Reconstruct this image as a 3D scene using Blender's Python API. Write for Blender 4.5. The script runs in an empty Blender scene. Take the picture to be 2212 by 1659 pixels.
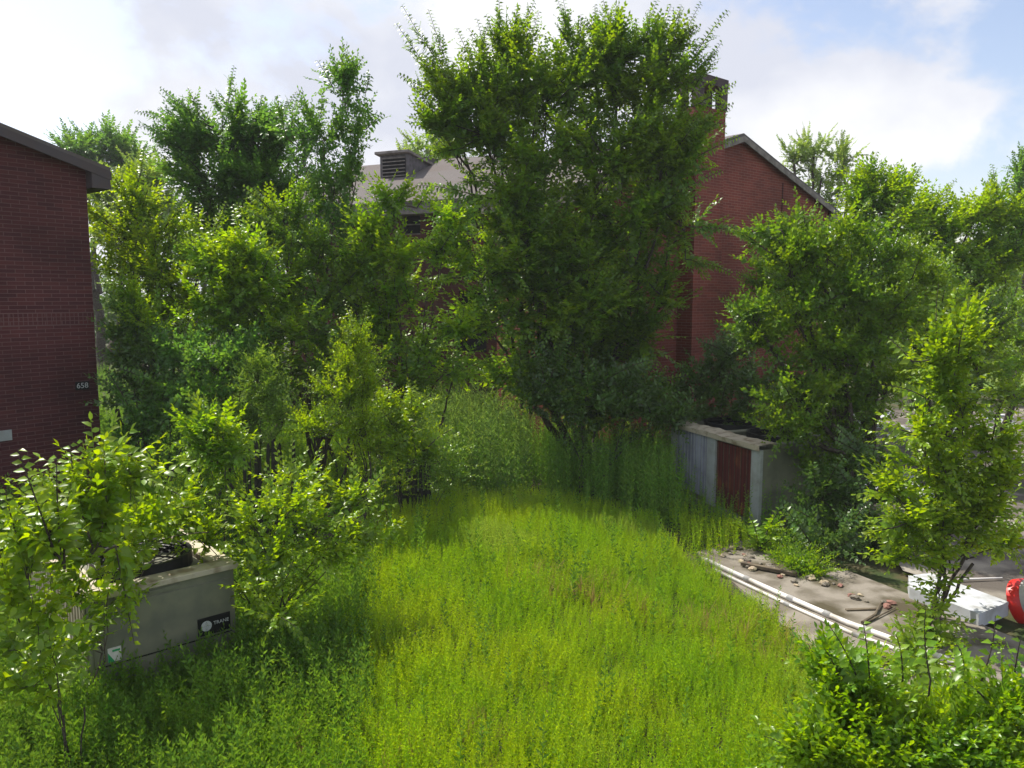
import bpy, bmesh, math, random
import numpy as np
from mathutils import Vector, Matrix
random.seed(7); RNG = np.random.default_rng(11)
S = bpy.context.scene; COL = S.collection
# ------------------------------------------------------------------ camera
PITCH = math.radians(6.3); CAMZ = 4.0; FPX = 1700.0     # photo measured on a 2212 x 1659 grid
cd = bpy.data.cameras.new('camera'); cam = bpy.data.objects.new('camera', cd); COL.objects.link(cam)
cam.location = (0, 0, CAMZ); cam.rotation_euler = (math.radians(90) - PITCH, 0, 0)
cd.sensor_width = 36; cd.lens = 36 * FPX / 2212; cd.clip_start = .05; cd.clip_end = 3000
S.camera = cam
# ------------------------------------------------------------------ sun, sky
SUN_AZ = math.radians(52); SUN_EL = math.radians(56)     # azimuth to the left of +Y
sd = bpy.data.lights.new('sun', 'SUN'); sd.energy = 4.8; sd.angle = math.radians(.6); sd.color = (1, .95, .86)
sun = bpy.data.objects.new('sun', sd); COL.objects.link(sun)
sdir = Vector((-math.sin(SUN_AZ)*math.cos(SUN_EL), math.cos(SUN_AZ)*math.cos(SUN_EL), math.sin(SUN_EL)))
sun.rotation_euler = sdir.to_track_quat('Z', 'Y').to_euler(); sun.location = sdir * 60
w = bpy.data.worlds.new('World'); S.world = w; w.use_nodes = True
N = w.node_tree.nodes; Lk = w.node_tree.links; N.clear()
def nd(t, **k):
    n = N.new(t)
    for a, b in k.items(): setattr(n, a, b)
    return n
out = nd('ShaderNodeOutputWorld'); bg = nd('ShaderNodeBackground'); bg.inputs[1].default_value = .15
sky = nd('ShaderNodeTexSky', sky_type='NISHITA'); sky.sun_disc = False
sky.sun_elevation = SUN_EL; sky.sun_rotation = -SUN_AZ; sky.air_density = 1; sky.dust_density = 1.5; sky.ozone_density = 1.2
tc = nd('ShaderNodeTexCoord')
def vmath(op, a, b=None):
    n = nd('ShaderNodeVectorMath', operation=op); Lk.new(a, n.inputs[0])
    if b is not None: n.inputs[1].default_value = b
    return n
def fmath(op, a, b):
    n = nd('ShaderNodeMath', operation=op)
    for i, v in enumerate((a, b)):
        if isinstance(v, (int, float)): n.inputs[i].default_value = v
        else: Lk.new(v, n.inputs[i])
    return n.outputs[0]
sc_ = vmath('MULTIPLY', tc.outputs['Generated'], (1, 1, 1.35))
n1 = nd('ShaderNodeTexNoise'); n1.inputs['Scale'].default_value = 4.2; n1.inputs['Detail'].default_value = 9; n1.inputs['Roughness'].default_value = .58
n1.inputs['Distortion'].default_value = .15; Lk.new(sc_.outputs[0], n1.inputs['Vector'])
n2 = nd('ShaderNodeTexNoise'); n2.inputs['Scale'].default_value = 3.4; n2.inputs['Detail'].default_value = 8; Lk.new(sc_.outputs[0], n2.inputs['Vector'])
# bias: more cloud to the left, clear patches toward given directions
bias = None
def lump(px, py, wdt, amt):
    dx = (px-1106)/FPX; dy = (829.5-py)/FPX
    v = Vector((dx, math.cos(PITCH)+dy*math.sin(PITCH), -math.sin(PITCH)+dy*math.cos(PITCH))).normalized()
    d = vmath('DISTANCE', tc.outputs['Generated'], tuple(v)).outputs['Value']
    q = fmath('DIVIDE', d, wdt); q = fmath('MULTIPLY', q, q); q = fmath('MULTIPLY', q, -1.0)
    return fmath('MULTIPLY', fmath('POWER', 2.718, q), amt)
dens = n1.outputs[0]
for a in ((1800, 60, .17, -.22), (2180, 110, .13, -.12), (1990, 440, .09, -.10), (600, 60, .10, -.22), (-10, 150, .13, -.28), (2150, 420, .10, -.22),
          (300, 200, .22, .16), (1250, 130, .3, .16), (1960, 270, .14, .30), (800, 300, .25, .10), (1700, 250, .12, .18), (480, 420, .1, -.05)):
    dens = fmath('ADD', dens, lump(*a))
rp = nd('ShaderNodeMapRange'); rp.interpolation_type = 'SMOOTHSTEP'; rp.inputs[1].default_value = .43; rp.inputs[2].default_value = .57
Lk.new(dens, rp.inputs[0])
cc = nd('ShaderNodeMix', data_type='RGBA'); cc.inputs[6].default_value = (3.8, 3.95, 4.5, 1); cc.inputs[7].default_value = (5.2, 5.25, 5.4, 1)
r2 = nd('ShaderNodeMapRange'); r2.inputs[1].default_value = .42; r2.inputs[2].default_value = .58; Lk.new(n2.outputs[0], r2.inputs[0]); Lk.new(r2.outputs[0], cc.inputs[0])
skb = nd('ShaderNodeMix', data_type='RGBA'); skb.blend_type = 'MULTIPLY'; skb.inputs[0].default_value = 1; skb.inputs[7].default_value = (1.2, 1.05, .98, 1)
Lk.new(sky.outputs[0], skb.inputs[6])
mx = nd('ShaderNodeMix', data_type='RGBA'); Lk.new(rp.outputs[0], mx.inputs[0]); Lk.new(skb.outputs[2], mx.inputs[6]); Lk.new(cc.outputs[2], mx.inputs[7])
Lk.new(mx.outputs[2], bg.inputs[0]); Lk.new(bg.outputs[0], out.inputs[0])
w.cycles.sampling_method = 'AUTOMATIC'
S.view_settings.view_transform = 'Standard'; S.view_settings.look = 'None'; S.view_settings.exposure = .42; S.view_settings.gamma = 1
S.cycles.max_bounces = 7; S.cycles.diffuse_bounces = 3; S.cycles.transmission_bounces = 5; S.cycles.transparent_max_bounces = 4
# ------------------------------------------------------------------ pixel -> point
def ray(x, y):
    dx = (x-1106)/FPX; dy = (829.5-y)/FPX
    return Vector((dx, math.cos(PITCH)+dy*math.sin(PITCH), -math.sin(PITCH)+dy*math.cos(PITCH)))
C0 = Vector((0, 0, CAMZ))
def W(x, y, Y): r = ray(x, y); return C0 + r*(Y/r.y)
def G(x, y, z=0.): r = ray(x, y); return C0 + r*((z-CAMZ)/r.z)
# ------------------------------------------------------------------ materials
MATS = {}
def mat(name, base, rough=.8, spec=.3, metal=0, noise=None, bump=0, bscale=30, transl=0, rnd=0, patch=None, stripes=None):
    """noise=(scale, colour2, lo, hi)  transl = translucent share  rnd = per-leaf variation  patch=(scale, colour, lo, hi)"""
    m = bpy.data.materials.new(name); m.use_nodes = True; t = m.node_tree; t.nodes.clear()
    def n(ty, **k):
        q = t.nodes.new(ty)
        for a, b in k.items(): setattr(q, a, b)
        return q
    o = n('ShaderNodeOutputMaterial'); p = n('ShaderNodeBsdfPrincipled')
    p.inputs['Roughness'].default_value = rough; p.inputs['Metallic'].default_value = metal; p.inputs['Specular IOR Level'].default_value = spec
    rgb = n('ShaderNodeRGB'); rgb.outputs[0].default_value = (*base, 1); c = rgb.outputs[0]
    tcn = n('ShaderNodeNewGeometry') if transl else n('ShaderNodeTexCoord')
    vec = tcn.outputs['Position'] if transl else tcn.outputs['Object']
    for nz in [q for q in (noise, patch) if q]:
        tx = n('ShaderNodeTexNoise'); tx.inputs['Scale'].default_value = nz[0]; tx.inputs['Detail'].default_value = 6; t.links.new(vec, tx.inputs['Vector'])
        mr = n('ShaderNodeMapRange'); mr.inputs[1].default_value = nz[2]; mr.inputs[2].default_value = nz[3]; t.links.new(tx.outputs[0], mr.inputs[0])
        mi = n('ShaderNodeMix', data_type='RGBA'); t.links.new(mr.outputs[0], mi.inputs[0]); t.links.new(c, mi.inputs[6]); mi.inputs[7].default_value = (*nz[1], 1); c = mi.outputs[2]
    if stripes:   # (scale, dark factor) vertical fin lines in object space
        wv = n('ShaderNodeTexWave', bands_direction='Y'); wv.inputs['Scale'].default_value = stripes[0]; wv.inputs['Distortion'].default_value = .3; t.links.new(vec, wv.inputs['Vector'])
        mr = n('ShaderNodeMapRange'); mr.inputs[3].default_value = stripes[1]; mr.inputs[4].default_value = 1; t.links.new(wv.outputs[1], mr.inputs[0])
        mi = n('ShaderNodeMix', data_type='RGBA', blend_type='MULTIPLY'); mi.inputs[0].default_value = 1; t.links.new(c, mi.inputs[6]); t.links.new(mr.outputs[0], mi.inputs[7]); c = mi.outputs[2]
    if rnd:
        g = n('ShaderNodeNewGeometry'); h = n('ShaderNodeHueSaturation')
        mr = n('ShaderNodeMapRange'); mr.inputs[3].default_value = 1-rnd; mr.inputs[4].default_value = 1+rnd; t.links.new(g.outputs['Random Per Island'], mr.inputs[0]); t.links.new(mr.outputs[0], h.inputs['Value'])
        mh = n('ShaderNodeMapRange'); mh.inputs[3].default_value = .485; mh.inputs[4].default_value = .51
        wn = n('ShaderNodeTexWhiteNoise', noise_dimensions='1D'); t.links.new(g.outputs['Random Per Island'], wn.inputs['W']); t.links.new(wn.outputs['Value'], mh.inputs[0]); t.links.new(mh.outputs[0], h.inputs['Hue'])
        t.links.new(c, h.inputs['Color']); c = h.outputs[0]
    t.links.new(c, p.inputs['Base Color'])
    if bump:
        tx = n('ShaderNodeTexNoise'); tx.inputs['Scale'].default_value = bscale; tx.inputs['Detail'].default_value = 8; t.links.new(vec, tx.inputs['Vector'])
        bp = n('ShaderNodeBump'); bp.inputs['Strength'].default_value = bump; bp.inputs['Distance'].default_value = .02; t.links.new(tx.outputs[0], bp.inputs['Height']); t.links.new(bp.outputs[0], p.inputs['Normal'])
    if transl:
        tr = n('ShaderNodeBsdfTranslucent'); hh = n('ShaderNodeHueSaturation'); hh.inputs['Hue'].default_value = .478; hh.inputs['Saturation'].default_value = 1.08; hh.inputs['Value'].default_value = 1.75
        t.links.new(c, hh.inputs['Color']); t.links.new(hh.outputs[0], tr.inputs[0])
        ms = n('ShaderNodeMixShader'); ms.inputs[0].default_value = transl; t.links.new(p.outputs[0], ms.inputs[1]); t.links.new(tr.outputs[0], ms.inputs[2]); t.links.new(ms.outputs[0], o.inputs[0])
    else: t.links.new(p.outputs[0], o.inputs[0])
    MATS[name] = m; return m
def brick_mat(name, c1, c2, mortar):
    m = bpy.data.materials.new(name); m.use_nodes = True; t = m.node_tree; p = t.nodes['Principled BSDF']
    uv = t.nodes.new('ShaderNodeTexCoord'); b = t.nodes.new('ShaderNodeTexBrick'); t.links.new(uv.outputs['UV'], b.inputs['Vector'])
    b.inputs['Scale'].default_value = 1; b.inputs['Brick Width'].default_value = .27; b.inputs['Row Height'].default_value = .0677; b.inputs['Mortar Size'].default_value = .006
    b.inputs['Mortar Smooth'].default_value = .3; b.inputs['Bias'].default_value = -.1
    b.inputs['Color1'].default_value = (*c1, 1); b.inputs['Color2'].default_value = (*c2, 1); b.inputs['Mortar'].default_value = (*mortar, 1)
    ns = t.nodes.new('ShaderNodeTexNoise'); ns.inputs['Scale'].default_value = .7; ns.inputs['Detail'].default_value = 7; t.links.new(uv.outputs['UV'], ns.inputs['Vector'])
    mr = t.nodes.new('ShaderNodeMapRange'); mr.inputs[1].default_value = .3; mr.inputs[2].default_value = .7; mr.inputs[3].default_value = .6; mr.inputs[4].default_value = 1.22; t.links.new(ns.outputs[0], mr.inputs[0])
    mi = t.nodes.new('ShaderNodeMix'); mi.data_type = 'RGBA'; mi.blend_type = 'MULTIPLY'; mi.inputs[0].default_value = 1
    t.links.new(b.outputs[0], mi.inputs[6]); t.links.new(mr.outputs[0], mi.inputs[7]); t.links.new(mi.outputs[2], p.inputs['Base Color'])
    bp = t.nodes.new('ShaderNodeBump'); bp.invert = True; bp.inputs['Strength'].default_value = .7; bp.inputs['Distance'].default_value = .008; t.links.new(b.outputs[1], bp.inputs['Height']); t.links.new(bp.outputs[0], p.inputs['Normal'])
    p.inputs['Roughness'].default_value = .85; p.inputs['Specular IOR Level'].default_value = .25
    MATS[name] = m; return m
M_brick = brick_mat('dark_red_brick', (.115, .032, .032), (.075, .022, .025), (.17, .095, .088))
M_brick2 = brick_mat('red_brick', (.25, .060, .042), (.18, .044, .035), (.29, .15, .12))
M_brickb = brick_mat('brown_brick', (.11, .034, .022), (.08, .026, .019), (.11, .06, .045))
M_soil = mat('soil', (.035, .055, .012), .95, noise=(3, (.09, .07, .035), .4, .7), bump=.6, bscale=9)
M_conc = mat('concrete', (.25, .222, .185), .9, noise=(2.8, (.15, .13, .10), .42, .62), bump=.45, bscale=25, patch=(1.3, (.075, .062, .035), .52, .64))
M_asph = mat('old_asphalt', (.10, .085, .07), .92, noise=(1.1, (.30, .27, .22), .50, .68), bump=.4, bscale=40, patch=(.6, (.06, .07, .03), .55, .65))
M_sand = mat('sand', (.42, .34, .24), .95, noise=(.4, (.28, .25, .15), .45, .6))
M_meadow = mat('far_meadow', (.10, .17, .02), .95, noise=(.15, (.16, .2, .03), .4, .6))
M_bark = mat('bark', (.055, .042, .03), .9, bump=.8, bscale=40, noise=(12, (.10, .085, .07), .45, .65))
M_barkl = mat('pale_bark', (.13, .105, .08), .9, bump=.8, bscale=40, noise=(12, (.07, .055, .04), .45, .65))
M_stalk = mat('green_stem', (.07, .10, .02), .8)
M_shing = mat('shingles', (.145, .13, .125), .95, noise=(40, (.11, .097, .09), .4, .65), patch=(.8, (.125, .105, .095), .45, .6), bump=.5, bscale=45)
M_fasc = mat('weathered_fascia', (.26, .23, .21), .85, noise=(5, (.16, .14, .125), .42, .62))
M_fascd = mat('dark_fascia', (.085, .07, .075), .85, noise=(5, (.09, .07, .07), .42, .62))
M_gwood = mat('grey_siding', (.20, .18, .19), .9, stripes=(9, .6), noise=(6, (.13, .12, .12), .42, .62))
M_dark = mat('dark_interior', (.006, .006, .007), .9)
M_chim = mat('dark_mottled_concrete', (.10, .075, .075), .9, noise=(4, (.06, .045, .05), .4, .6))  # dark concrete with random darker mottling, for the chimney cap
M_metal = mat('beige_metal', (.21, .21, .145), .5, .4, noise=(3.5, (.15, .155, .115), .42, .66), bump=.04, bscale=3)
M_metalt = mat('pale_metal_top', (.50, .44, .33), .6, .4, noise=(6, (.26, .20, .13), .48, .66))
M_grey = mat('grey_metal', (.40, .43, .42), .55, .4, noise=(4, (.28, .29, .26), .42, .66))
M_olive = mat('olive_metal', (.22, .225, .155), .6, .3, noise=(2, (.12, .125, .085), .4, .66))
M_blue = mat('blue_grey_coil', (.38, .40, .46), .6, .3, stripes=(3.2, .72), noise=(3, (.27, .28, .34), .4, .6))
M_rust = mat('rusty_coil', (.12, .022, .018), .7, .3, stripes=(3.4, .55), noise=(2.6, (.24, .075, .03), .52, .68))
M_black = mat('black_plastic', (.008, .009, .009), .5, .3)
M_white = mat('white_pipe', (.78, .74, .70), .5, .4, noise=(3, (.38, .34, .28), .5, .75))
M_foam = mat('shade_greyed_foam', (.50, .52, .55), .7, .3, noise=(4, (.30, .29, .26), .5, .75))  # base greyed to stand in for tree shade on the slab; blotches are dirt
M_pale = mat('pale_lettering', (.55, .57, .56), .5)
M_red = mat('red_plastic', (.62, .015, .01), .4, .5)
M_stripe = mat('grey_reflective', (.42, .40, .38), .5, .5)
M_wood = mat('old_wood', (.16, .13, .09), .9, noise=(8, (.09, .07, .05), .4, .65))
M_woodl = mat('raw_lumber', (.5, .36, .2), .8)
M_fence = mat('dark_pickets', (.035, .035, .025), .9)
M_green = mat('green_label', (.03, .35, .12), .5)
LC = dict(rough=.34, spec=.6, rnd=.32)
L_elm = mat('elm_leaf', (0.103, 0.218, 0.021), transl=0.5, noise=(1.3, (0.155, 0.270, 0.020), .4, .62), **LC)
L_cool = mat('cool_leaf', (0.082, 0.206, 0.034), transl=0.46, noise=(1.2, (0.114, 0.248, 0.031), .4, .62), **LC)
L_yel = mat('yellow_green_leaf', (0.217, 0.342, 0.015), transl=0.52, noise=(1.5, (0.166, 0.290, 0.020), .4, .62), **LC)
L_brt = mat('bright_leaf', (0.155, 0.311, 0.020), transl=0.52, noise=(1.5, (0.207, 0.342, 0.015), .4, .62), **LC)
L_pale = mat('pale_leaf', (0.197, 0.332, 0.040), transl=.35, noise=(1.5, (0.150, 0.273, 0.032), .4, .62), **LC)
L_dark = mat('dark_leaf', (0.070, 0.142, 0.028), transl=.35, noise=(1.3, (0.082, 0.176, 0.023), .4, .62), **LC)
L_far = mat('far_leaf', (0.226, 0.353, 0.062), transl=.40, noise=(.5, (0.166, 0.270, 0.047), .4, .62), **LC)
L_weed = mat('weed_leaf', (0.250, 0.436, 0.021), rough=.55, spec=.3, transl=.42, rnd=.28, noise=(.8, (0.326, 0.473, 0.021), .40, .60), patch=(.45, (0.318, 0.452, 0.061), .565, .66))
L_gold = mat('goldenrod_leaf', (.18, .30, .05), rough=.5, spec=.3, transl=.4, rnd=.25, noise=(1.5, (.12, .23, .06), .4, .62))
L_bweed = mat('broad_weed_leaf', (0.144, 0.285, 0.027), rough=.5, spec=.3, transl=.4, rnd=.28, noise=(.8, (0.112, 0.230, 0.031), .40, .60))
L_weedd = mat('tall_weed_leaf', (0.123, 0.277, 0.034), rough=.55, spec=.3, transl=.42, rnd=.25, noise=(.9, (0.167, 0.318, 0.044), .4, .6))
L_straw = mat('dry_grass', (.36, .27, .10), rough=.7, spec=.2, transl=.35, rnd=.2)
# ------------------------------------------------------------------ objects
def tag(o, label=None, cat=None, group=None, kind=None):
    if label: o['label'] = label
    if cat: o['category'] = cat
    if group: o['group'] = group
    if kind: o['kind'] = kind
    return o
def empty(name, loc, rz=0, label=None, cat=None, group=None):
    o = bpy.data.objects.new(name, None); COL.objects.link(o); o.location = loc; o.rotation_euler = (0, 0, rz); o.empty_display_size = .3
    return tag(o, label, cat, group)
def link(name, me, m, parent=None):
    o = bpy.data.objects.new(name, me); COL.objects.link(o)
    if m is not None: me.materials.append(m)
    if parent: o.parent = parent
    return o
def trimesh(name, V, T, m, parent=None, smooth=False):
    me = bpy.data.meshes.new(name); V = np.asarray(V, np.float32); T = np.asarray(T, np.int32)
    if parent is not None: V = V - np.array(parent.location, np.float32)
    me.vertices.add(len(V)); me.vertices.foreach_set('co', V.ravel()); me.loops.add(T.size); me.loops.foreach_set('vertex_index', T.ravel())
    me.polygons.add(len(T)); me.polygons.foreach_set('loop_start', np.arange(0, T.size, 3, dtype=np.int32)); me.polygons.foreach_set('loop_total', np.full(len(T), 3, np.int32))
    if smooth: me.polygons.foreach_set('use_smooth', np.ones(len(T), bool))
    me.update(calc_edges=True); return link(name, me, m, parent)
class MB:
    def __init__(s): s.v = []; s.f = []; s.uv = []
    def poly(s, pts, uvs=None):
        i = len(s.v); s.v += [tuple(p) for p in pts]; s.f.append(tuple(range(i, i+len(pts)))); s.uv += list(uvs) if uvs else [(p[0]+p[1], p[2]) for p in pts]; return s
    def box(s, x0, x1, y0, y1, z0, z1, M=None):
        i = len(s.v); P = [Vector((x, y, z)) for z in (z0, z1) for y in (y0, y1) for x in (x0, x1)]
        if M: P = [M @ p for p in P]
        s.v += [tuple(p) for p in P]
        for f in ((0, 2, 3, 1), (4, 5, 7, 6), (0, 1, 5, 4), (2, 6, 7, 3), (0, 4, 6, 2), (1, 3, 7, 5)):
            s.f.append(tuple(i+k for k in f)); s.uv += [(P[k].x+P[k].y, P[k].z) for k in f]
        return s
    def tube(s, pts, r, seg=10, cap=True):
        i0 = len(s.v); pts = [Vector(p) for p in pts]; rr = r if isinstance(r, (list, tuple)) else [r]*len(pts)
        for k, p in enumerate(pts):
            d = (pts[min(k+1, len(pts)-1)]-pts[max(k-1, 0)]).normalized(); a = d.orthogonal().normalized() if k == 0 else (a - d*a.dot(d)).normalized(); b = d.cross(a)
            for j in range(seg):
                t = 2*math.pi*j/seg; s.v.append(tuple(p+(a*math.cos(t)+b*math.sin(t))*rr[k]))
        for k in range(len(pts)-1):
            for j in range(seg):
                q = (i0+k*seg+j, i0+k*seg+(j+1) % seg, i0+(k+1)*seg+(j+1) % seg, i0+(k+1)*seg+j); s.f.append(q); s.uv += [(0, 0)]*4
        if cap:
            for k in (0, len(pts)-1): s.f.append(tuple(i0+k*seg+j for j in range(seg))); s.uv += [(0, 0)]*seg
        return s
    def lathe(s, prof, seg=28, M=None):
        i0 = len(s.v)
        for r, z in prof:
            for j in range(seg):
                t = 2*math.pi*j/seg; p = Vector((r*math.cos(t), r*math.sin(t), z)); s.v.append(tuple(M @ p if M else p))
        for k in range(len(prof)-1):
            for j in range(seg): s.f.append((i0+k*seg+j, i0+k*seg+(j+1) % seg, i0+(k+1)*seg+(j+1) % seg, i0+(k+1)*seg+j)); s.uv += [(0, 0)]*4
        return s
    def build(s, name, m, parent=None, bevel=0, smooth=False):
        me = bpy.data.meshes.new(name); me.from_pydata(s.v, [], s.f); uv = me.uv_layers.new(name='UVMap')
        uv.data.foreach_set('uv', np.array([c for p in s.uv for c in p], np.float32)); o = link(name, me, m, parent)
        if smooth: me.polygons.foreach_set('use_smooth', [True]*len(me.polygons))
        if bevel:
            b = o.modifiers.new('bevel', 'BEVEL'); b.width = bevel; b.segments = 2; b.limit_method = 'ANGLE'
        return o
def text(name, s, size, m, parent, M, ext=.003):
    cu = bpy.data.curves.new(name, 'FONT'); cu.body = s; cu.size = size; cu.extrude = ext; cu.align_x = 'CENTER'; cu.align_y = 'CENTER'
    tmp = bpy.data.objects.new('tmp', cu); COL.objects.link(tmp); bpy.context.view_layer.update()
    me = bpy.data.meshes.new_from_object(tmp.evaluated_get(bpy.context.evaluated_depsgraph_get())); bpy.data.objects.remove(tmp); me.name = name
    me.transform(M); me.materials.clear(); return link(name, me, m, parent)
def mound(x, y): return .42*np.exp(-((x+.2)/2.2)**2-((y-11.2)/3.2)**2)
# ------------------------------------------------------------------ setting: ground sheets
def sheet(name, pts, z, m, label=None):
    # subdivided so the surface is slightly uneven where it is soil
    b = MB(); b.poly([(p[0], p[1], z) for p in pts]); return tag(b.build(name, m), kind='structure')
def ground():
    xs = np.concatenate([[-900, -200, -60], np.linspace(-25, 35, 90), [70, 200, 900]]); ys = np.concatenate([[-40], np.linspace(-2, 45, 80), [60, 100, 200, 500, 1500]])
    V = []
    for y in ys:
        for x in xs:
            z = 0
            if -24 < x < 34 and 0 < y < 44: z = .03*math.sin(x*1.3)*math.cos(y*.9) - .04 + float(mound(x, y))
            V.append((x, y, z-.012))
    nx = len(xs); T = []
    for j in range(len(ys)-1):
        for i in range(nx-1):
            a = j*nx+i; T += [(a, a+1, a+nx+1), (a, a+nx+1, a+nx)]
    return tag(trimesh('ground', V, T, M_soil, smooth=True), kind='structure')
ground()
PAD = [G(x, y) for x, y in ((1500, 1200), (1640, 1165), (1960, 1290), (2212, 1395), (2260, 1560), (2050, 1530), (1740, 1400), (1580, 1262))]
b = MB(); b.poly([(p.x, p.y, .05) for p in PAD])
for i in range(len(PAD)):
    p, q = PAD[i], PAD[(i+1) % len(PAD)]; b.poly([(p.x, p.y, .05), (q.x, q.y, .05), (q.x, q.y, -.1), (p.x, p.y, -.1)])
tag(b.build('pavement', M_conc), kind='structure')
LOT = [(5.75, 11.2), (6.6, 14.5), (8.2, 20), (12, 28), (40, 30), (40, 4), (9, 6.5), (6.9, 9.3)]
sheet('parking_lot', LOT, .004, M_asph)
sheet('meadow', [(14, 34), (160, 120), (160, 34)], .01, M_meadow)
sheet('sandy_ground', [W(2110, 664, 60)[:2], W(2240, 668, 54)[:2], (80, 75), (48, 88)], .03, M_sand)
# ------------------------------------------------------------------ houses
def house(name, org, rz, hw, depth, eave, pitch, mb, mr, mf, label, openings=None, over=.45, z0=-.1, front_over=.12):
    R = empty(name, org, rz, label, 'building'); openings = openings or {}
    H = eave + hw*pitch; wl = MB()
    def rectwall(P, L, ops):   # P(u,z)->point
        us = sorted({0, L, *[o[0] for o in ops], *[o[1] for o in ops]}); zs = sorted({z0, eave, *[o[2] for o in ops], *[o[3] for o in ops]})
        for i in range(len(us)-1):
            for j in range(len(zs)-1):
                cu, cz = (us[i]+us[i+1])/2, (zs[j]+zs[j+1])/2
                if any(o[0] < cu < o[1] and o[2] < cz < o[3] for o in ops): continue
                q = [(us[i], zs[j]), (us[i+1], zs[j]), (us[i+1], zs[j+1]), (us[i], zs[j+1])]; wl.poly([P(*a) for a in q], q)
    rectwall(lambda u, z: (u, 0, z), 2*hw, openings.get('front', [])); wl.poly([(0, 0, eave), (2*hw, 0, eave), (hw, 0, H)], [(0, eave), (2*hw, eave), (hw, H)])
    rectwall(lambda u, z: (2*hw-u, depth, z), 2*hw, []); wl.poly([(0, depth, eave), (2*hw, depth, eave), (hw, depth, H)], [(0, eave), (2*hw, eave), (hw, H)])
    rectwall(lambda u, z: (0, u, z), depth, openings.get('left', [])); rectwall(lambda u, z: (2*hw, u, z), depth, openings.get('right', []))
    # reveals of the openings
    for k in ('front', 'left'):
        for (a, b_, c, d) in openings.get(k, []):
            for (p, q) in (((a, c), (b_, c)), ((b_, c), (b_, d)), ((b_, d), (a, d)), ((a, d), (a, c))):
                f = (lambda u, z, t: (u, t, z)) if k == 'front' else (lambda u, z, t: (t, u, z))
                wl.poly([f(p[0], p[1], 0), f(q[0], q[1], 0), f(q[0], q[1], .22), f(p[0], p[1], .22)])
    wall = wl.build('wall', mb, R)
    th = .08; rf = MB()
    for s in (0, 1):
        def X(u): return u if s == 0 else 2*hw-u
        e = -over; zs = eave - over*pitch
        pts = [(X(e), zs), (hw, H)]
        for y0, y1 in ((-front_over, depth+front_over),):
            a = [(pts[0][0], y0, pts[0][1]+.02), (pts[1][0], y0, pts[1][1]+.02), (pts[1][0], y1, pts[1][1]+.02), (pts[0][0], y1, pts[0][1]+.02)]
            t = [(p[0], p[1], p[2]+th) for p in a]; Ln = math.hypot(hw+over, H-zs)
            rf.poly(t, [(0, 0), (Ln, 0), (Ln, y1-y0), (0, y1-y0)]); rf.poly(a)
            for i in range(4): rf.poly([a[i], a[(i+1) % 4], t[(i+1) % 4], t[i]])
    roof = rf.build('roof', mr, R)
    fs = MB()
    for s in (0, 1):   # rake boards and eave boxes
        def X(u): return u if s == 0 else 2*hw-u
        for y in (-front_over-.03, depth+front_over+.005):
            q = [(X(-over), eave-over*pitch-.12), (hw, H-.12), (hw, H+.03), (X(-over), eave-over*pitch+.03)]
            for yy in (y, y+.025): fs.poly([(p[0], yy, p[1]) for p in q])
            fs.poly([(q[0][0], y, q[0][1]), (q[1][0], y, q[1][1]), (q[1][0], y+.025, q[1][1]), (q[0][0], y+.025, q[0][1])])
        xa, xb = sorted((X(-over+.02), X(-.004))); fs.box(xa, xb, -front_over-.02, depth+front_over, eave-over*pitch-.28, eave-over*pitch+.02)
    fs.build('fascia', mf, R)
    return R, wall, roof
def window(R, plane, a, b, c, d, frame=True, boards=0):
    m = MB(); t = .2
    if plane == 'left': m.box(t, t+.02, a+.001, b-.001, c+.001, d-.001)
    else: m.box(a+.001, b-.001, t, t+.02, c+.001, d-.001)
    wd = m.build('window', M_dark, R)
    if frame:
        f = MB(); fw = .05
        for (p, q, r, s_) in ((a, a+fw, c, d), (b-fw, b, c, d), (a+fw, b-fw, c, c+fw), (a+fw, b-fw, d-fw, d), (a+fw, b-fw, (c+d)/2-.02, (c+d)/2+.02)):
            if plane == 'left': f.box(.12, .17, p, q, r, s_)
            else: f.box(p, q, .12, .17, r, s_)
        f.build('frame', M_fasc, wd)
    return wd
# left building (gable wall in shade, corner near the pixel (205,690))
TL = math.radians(50)          # angle of the wall direction from +X
corner = W(202, 669, 14.3); dirL = Vector((math.cos(TL), math.sin(TL), 0)); HWL = 5.2
orgL = Vector((corner.x, corner.y, 0)) - dirL*2*HWL
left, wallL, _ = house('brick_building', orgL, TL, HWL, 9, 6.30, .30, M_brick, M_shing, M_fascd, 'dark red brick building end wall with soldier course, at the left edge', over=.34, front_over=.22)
M_mort = mat('mortar', (.17, .10, .095), .95)
b = MB(); b.box(0, 2*HWL-.002, -.0022, -.0012, 3.505, 3.735); b.build('mortar_band', M_mort, left)
sc = MB()                      # soldier course: upright bricks standing 3 mm proud
u = 0
while u < 2*HWL-.02:
    sc.box(u+.006, min(u+.074-.006, 2*HWL), -.006, -.003, 3.52, 3.72); u += .074
sc.build('soldier_course', M_brick, left)
v = W(10, 941, 1); 
def on_wall(px, py, org, rz):   # pixel -> local (u, z) on the wall plane through org
    n = Vector((math.sin(rz), -math.cos(rz), 0)); r = ray(px, py); t = (Vector(org)-C0).dot(n)/r.dot(n); p = C0+r*t - Vector(org)
    return p.dot(Vector((math.cos(rz), math.sin(rz), 0))), p.z
uv_, vz = on_wall(8, 941, orgL, TL)
b = MB(); b.box(uv_-.16, uv_+.12, -.02, -.002, vz-.09, vz+.09); b.build('wall_vent', M_grey, left, .004)
un, zn = on_wall(177, 833, orgL, TL)
sgn = empty('house_number_sign', orgL + Matrix.Rotation(TL, 3, 'Z') @ Vector((un, -.004, zn)), TL, 'small dark plate with white house number 658 on the brick wall', 'sign')
b = MB(); b.box(-.115, .115, -.02, 0, -.075, .075); b.build('plate', M_black, sgn, .004)
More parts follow.
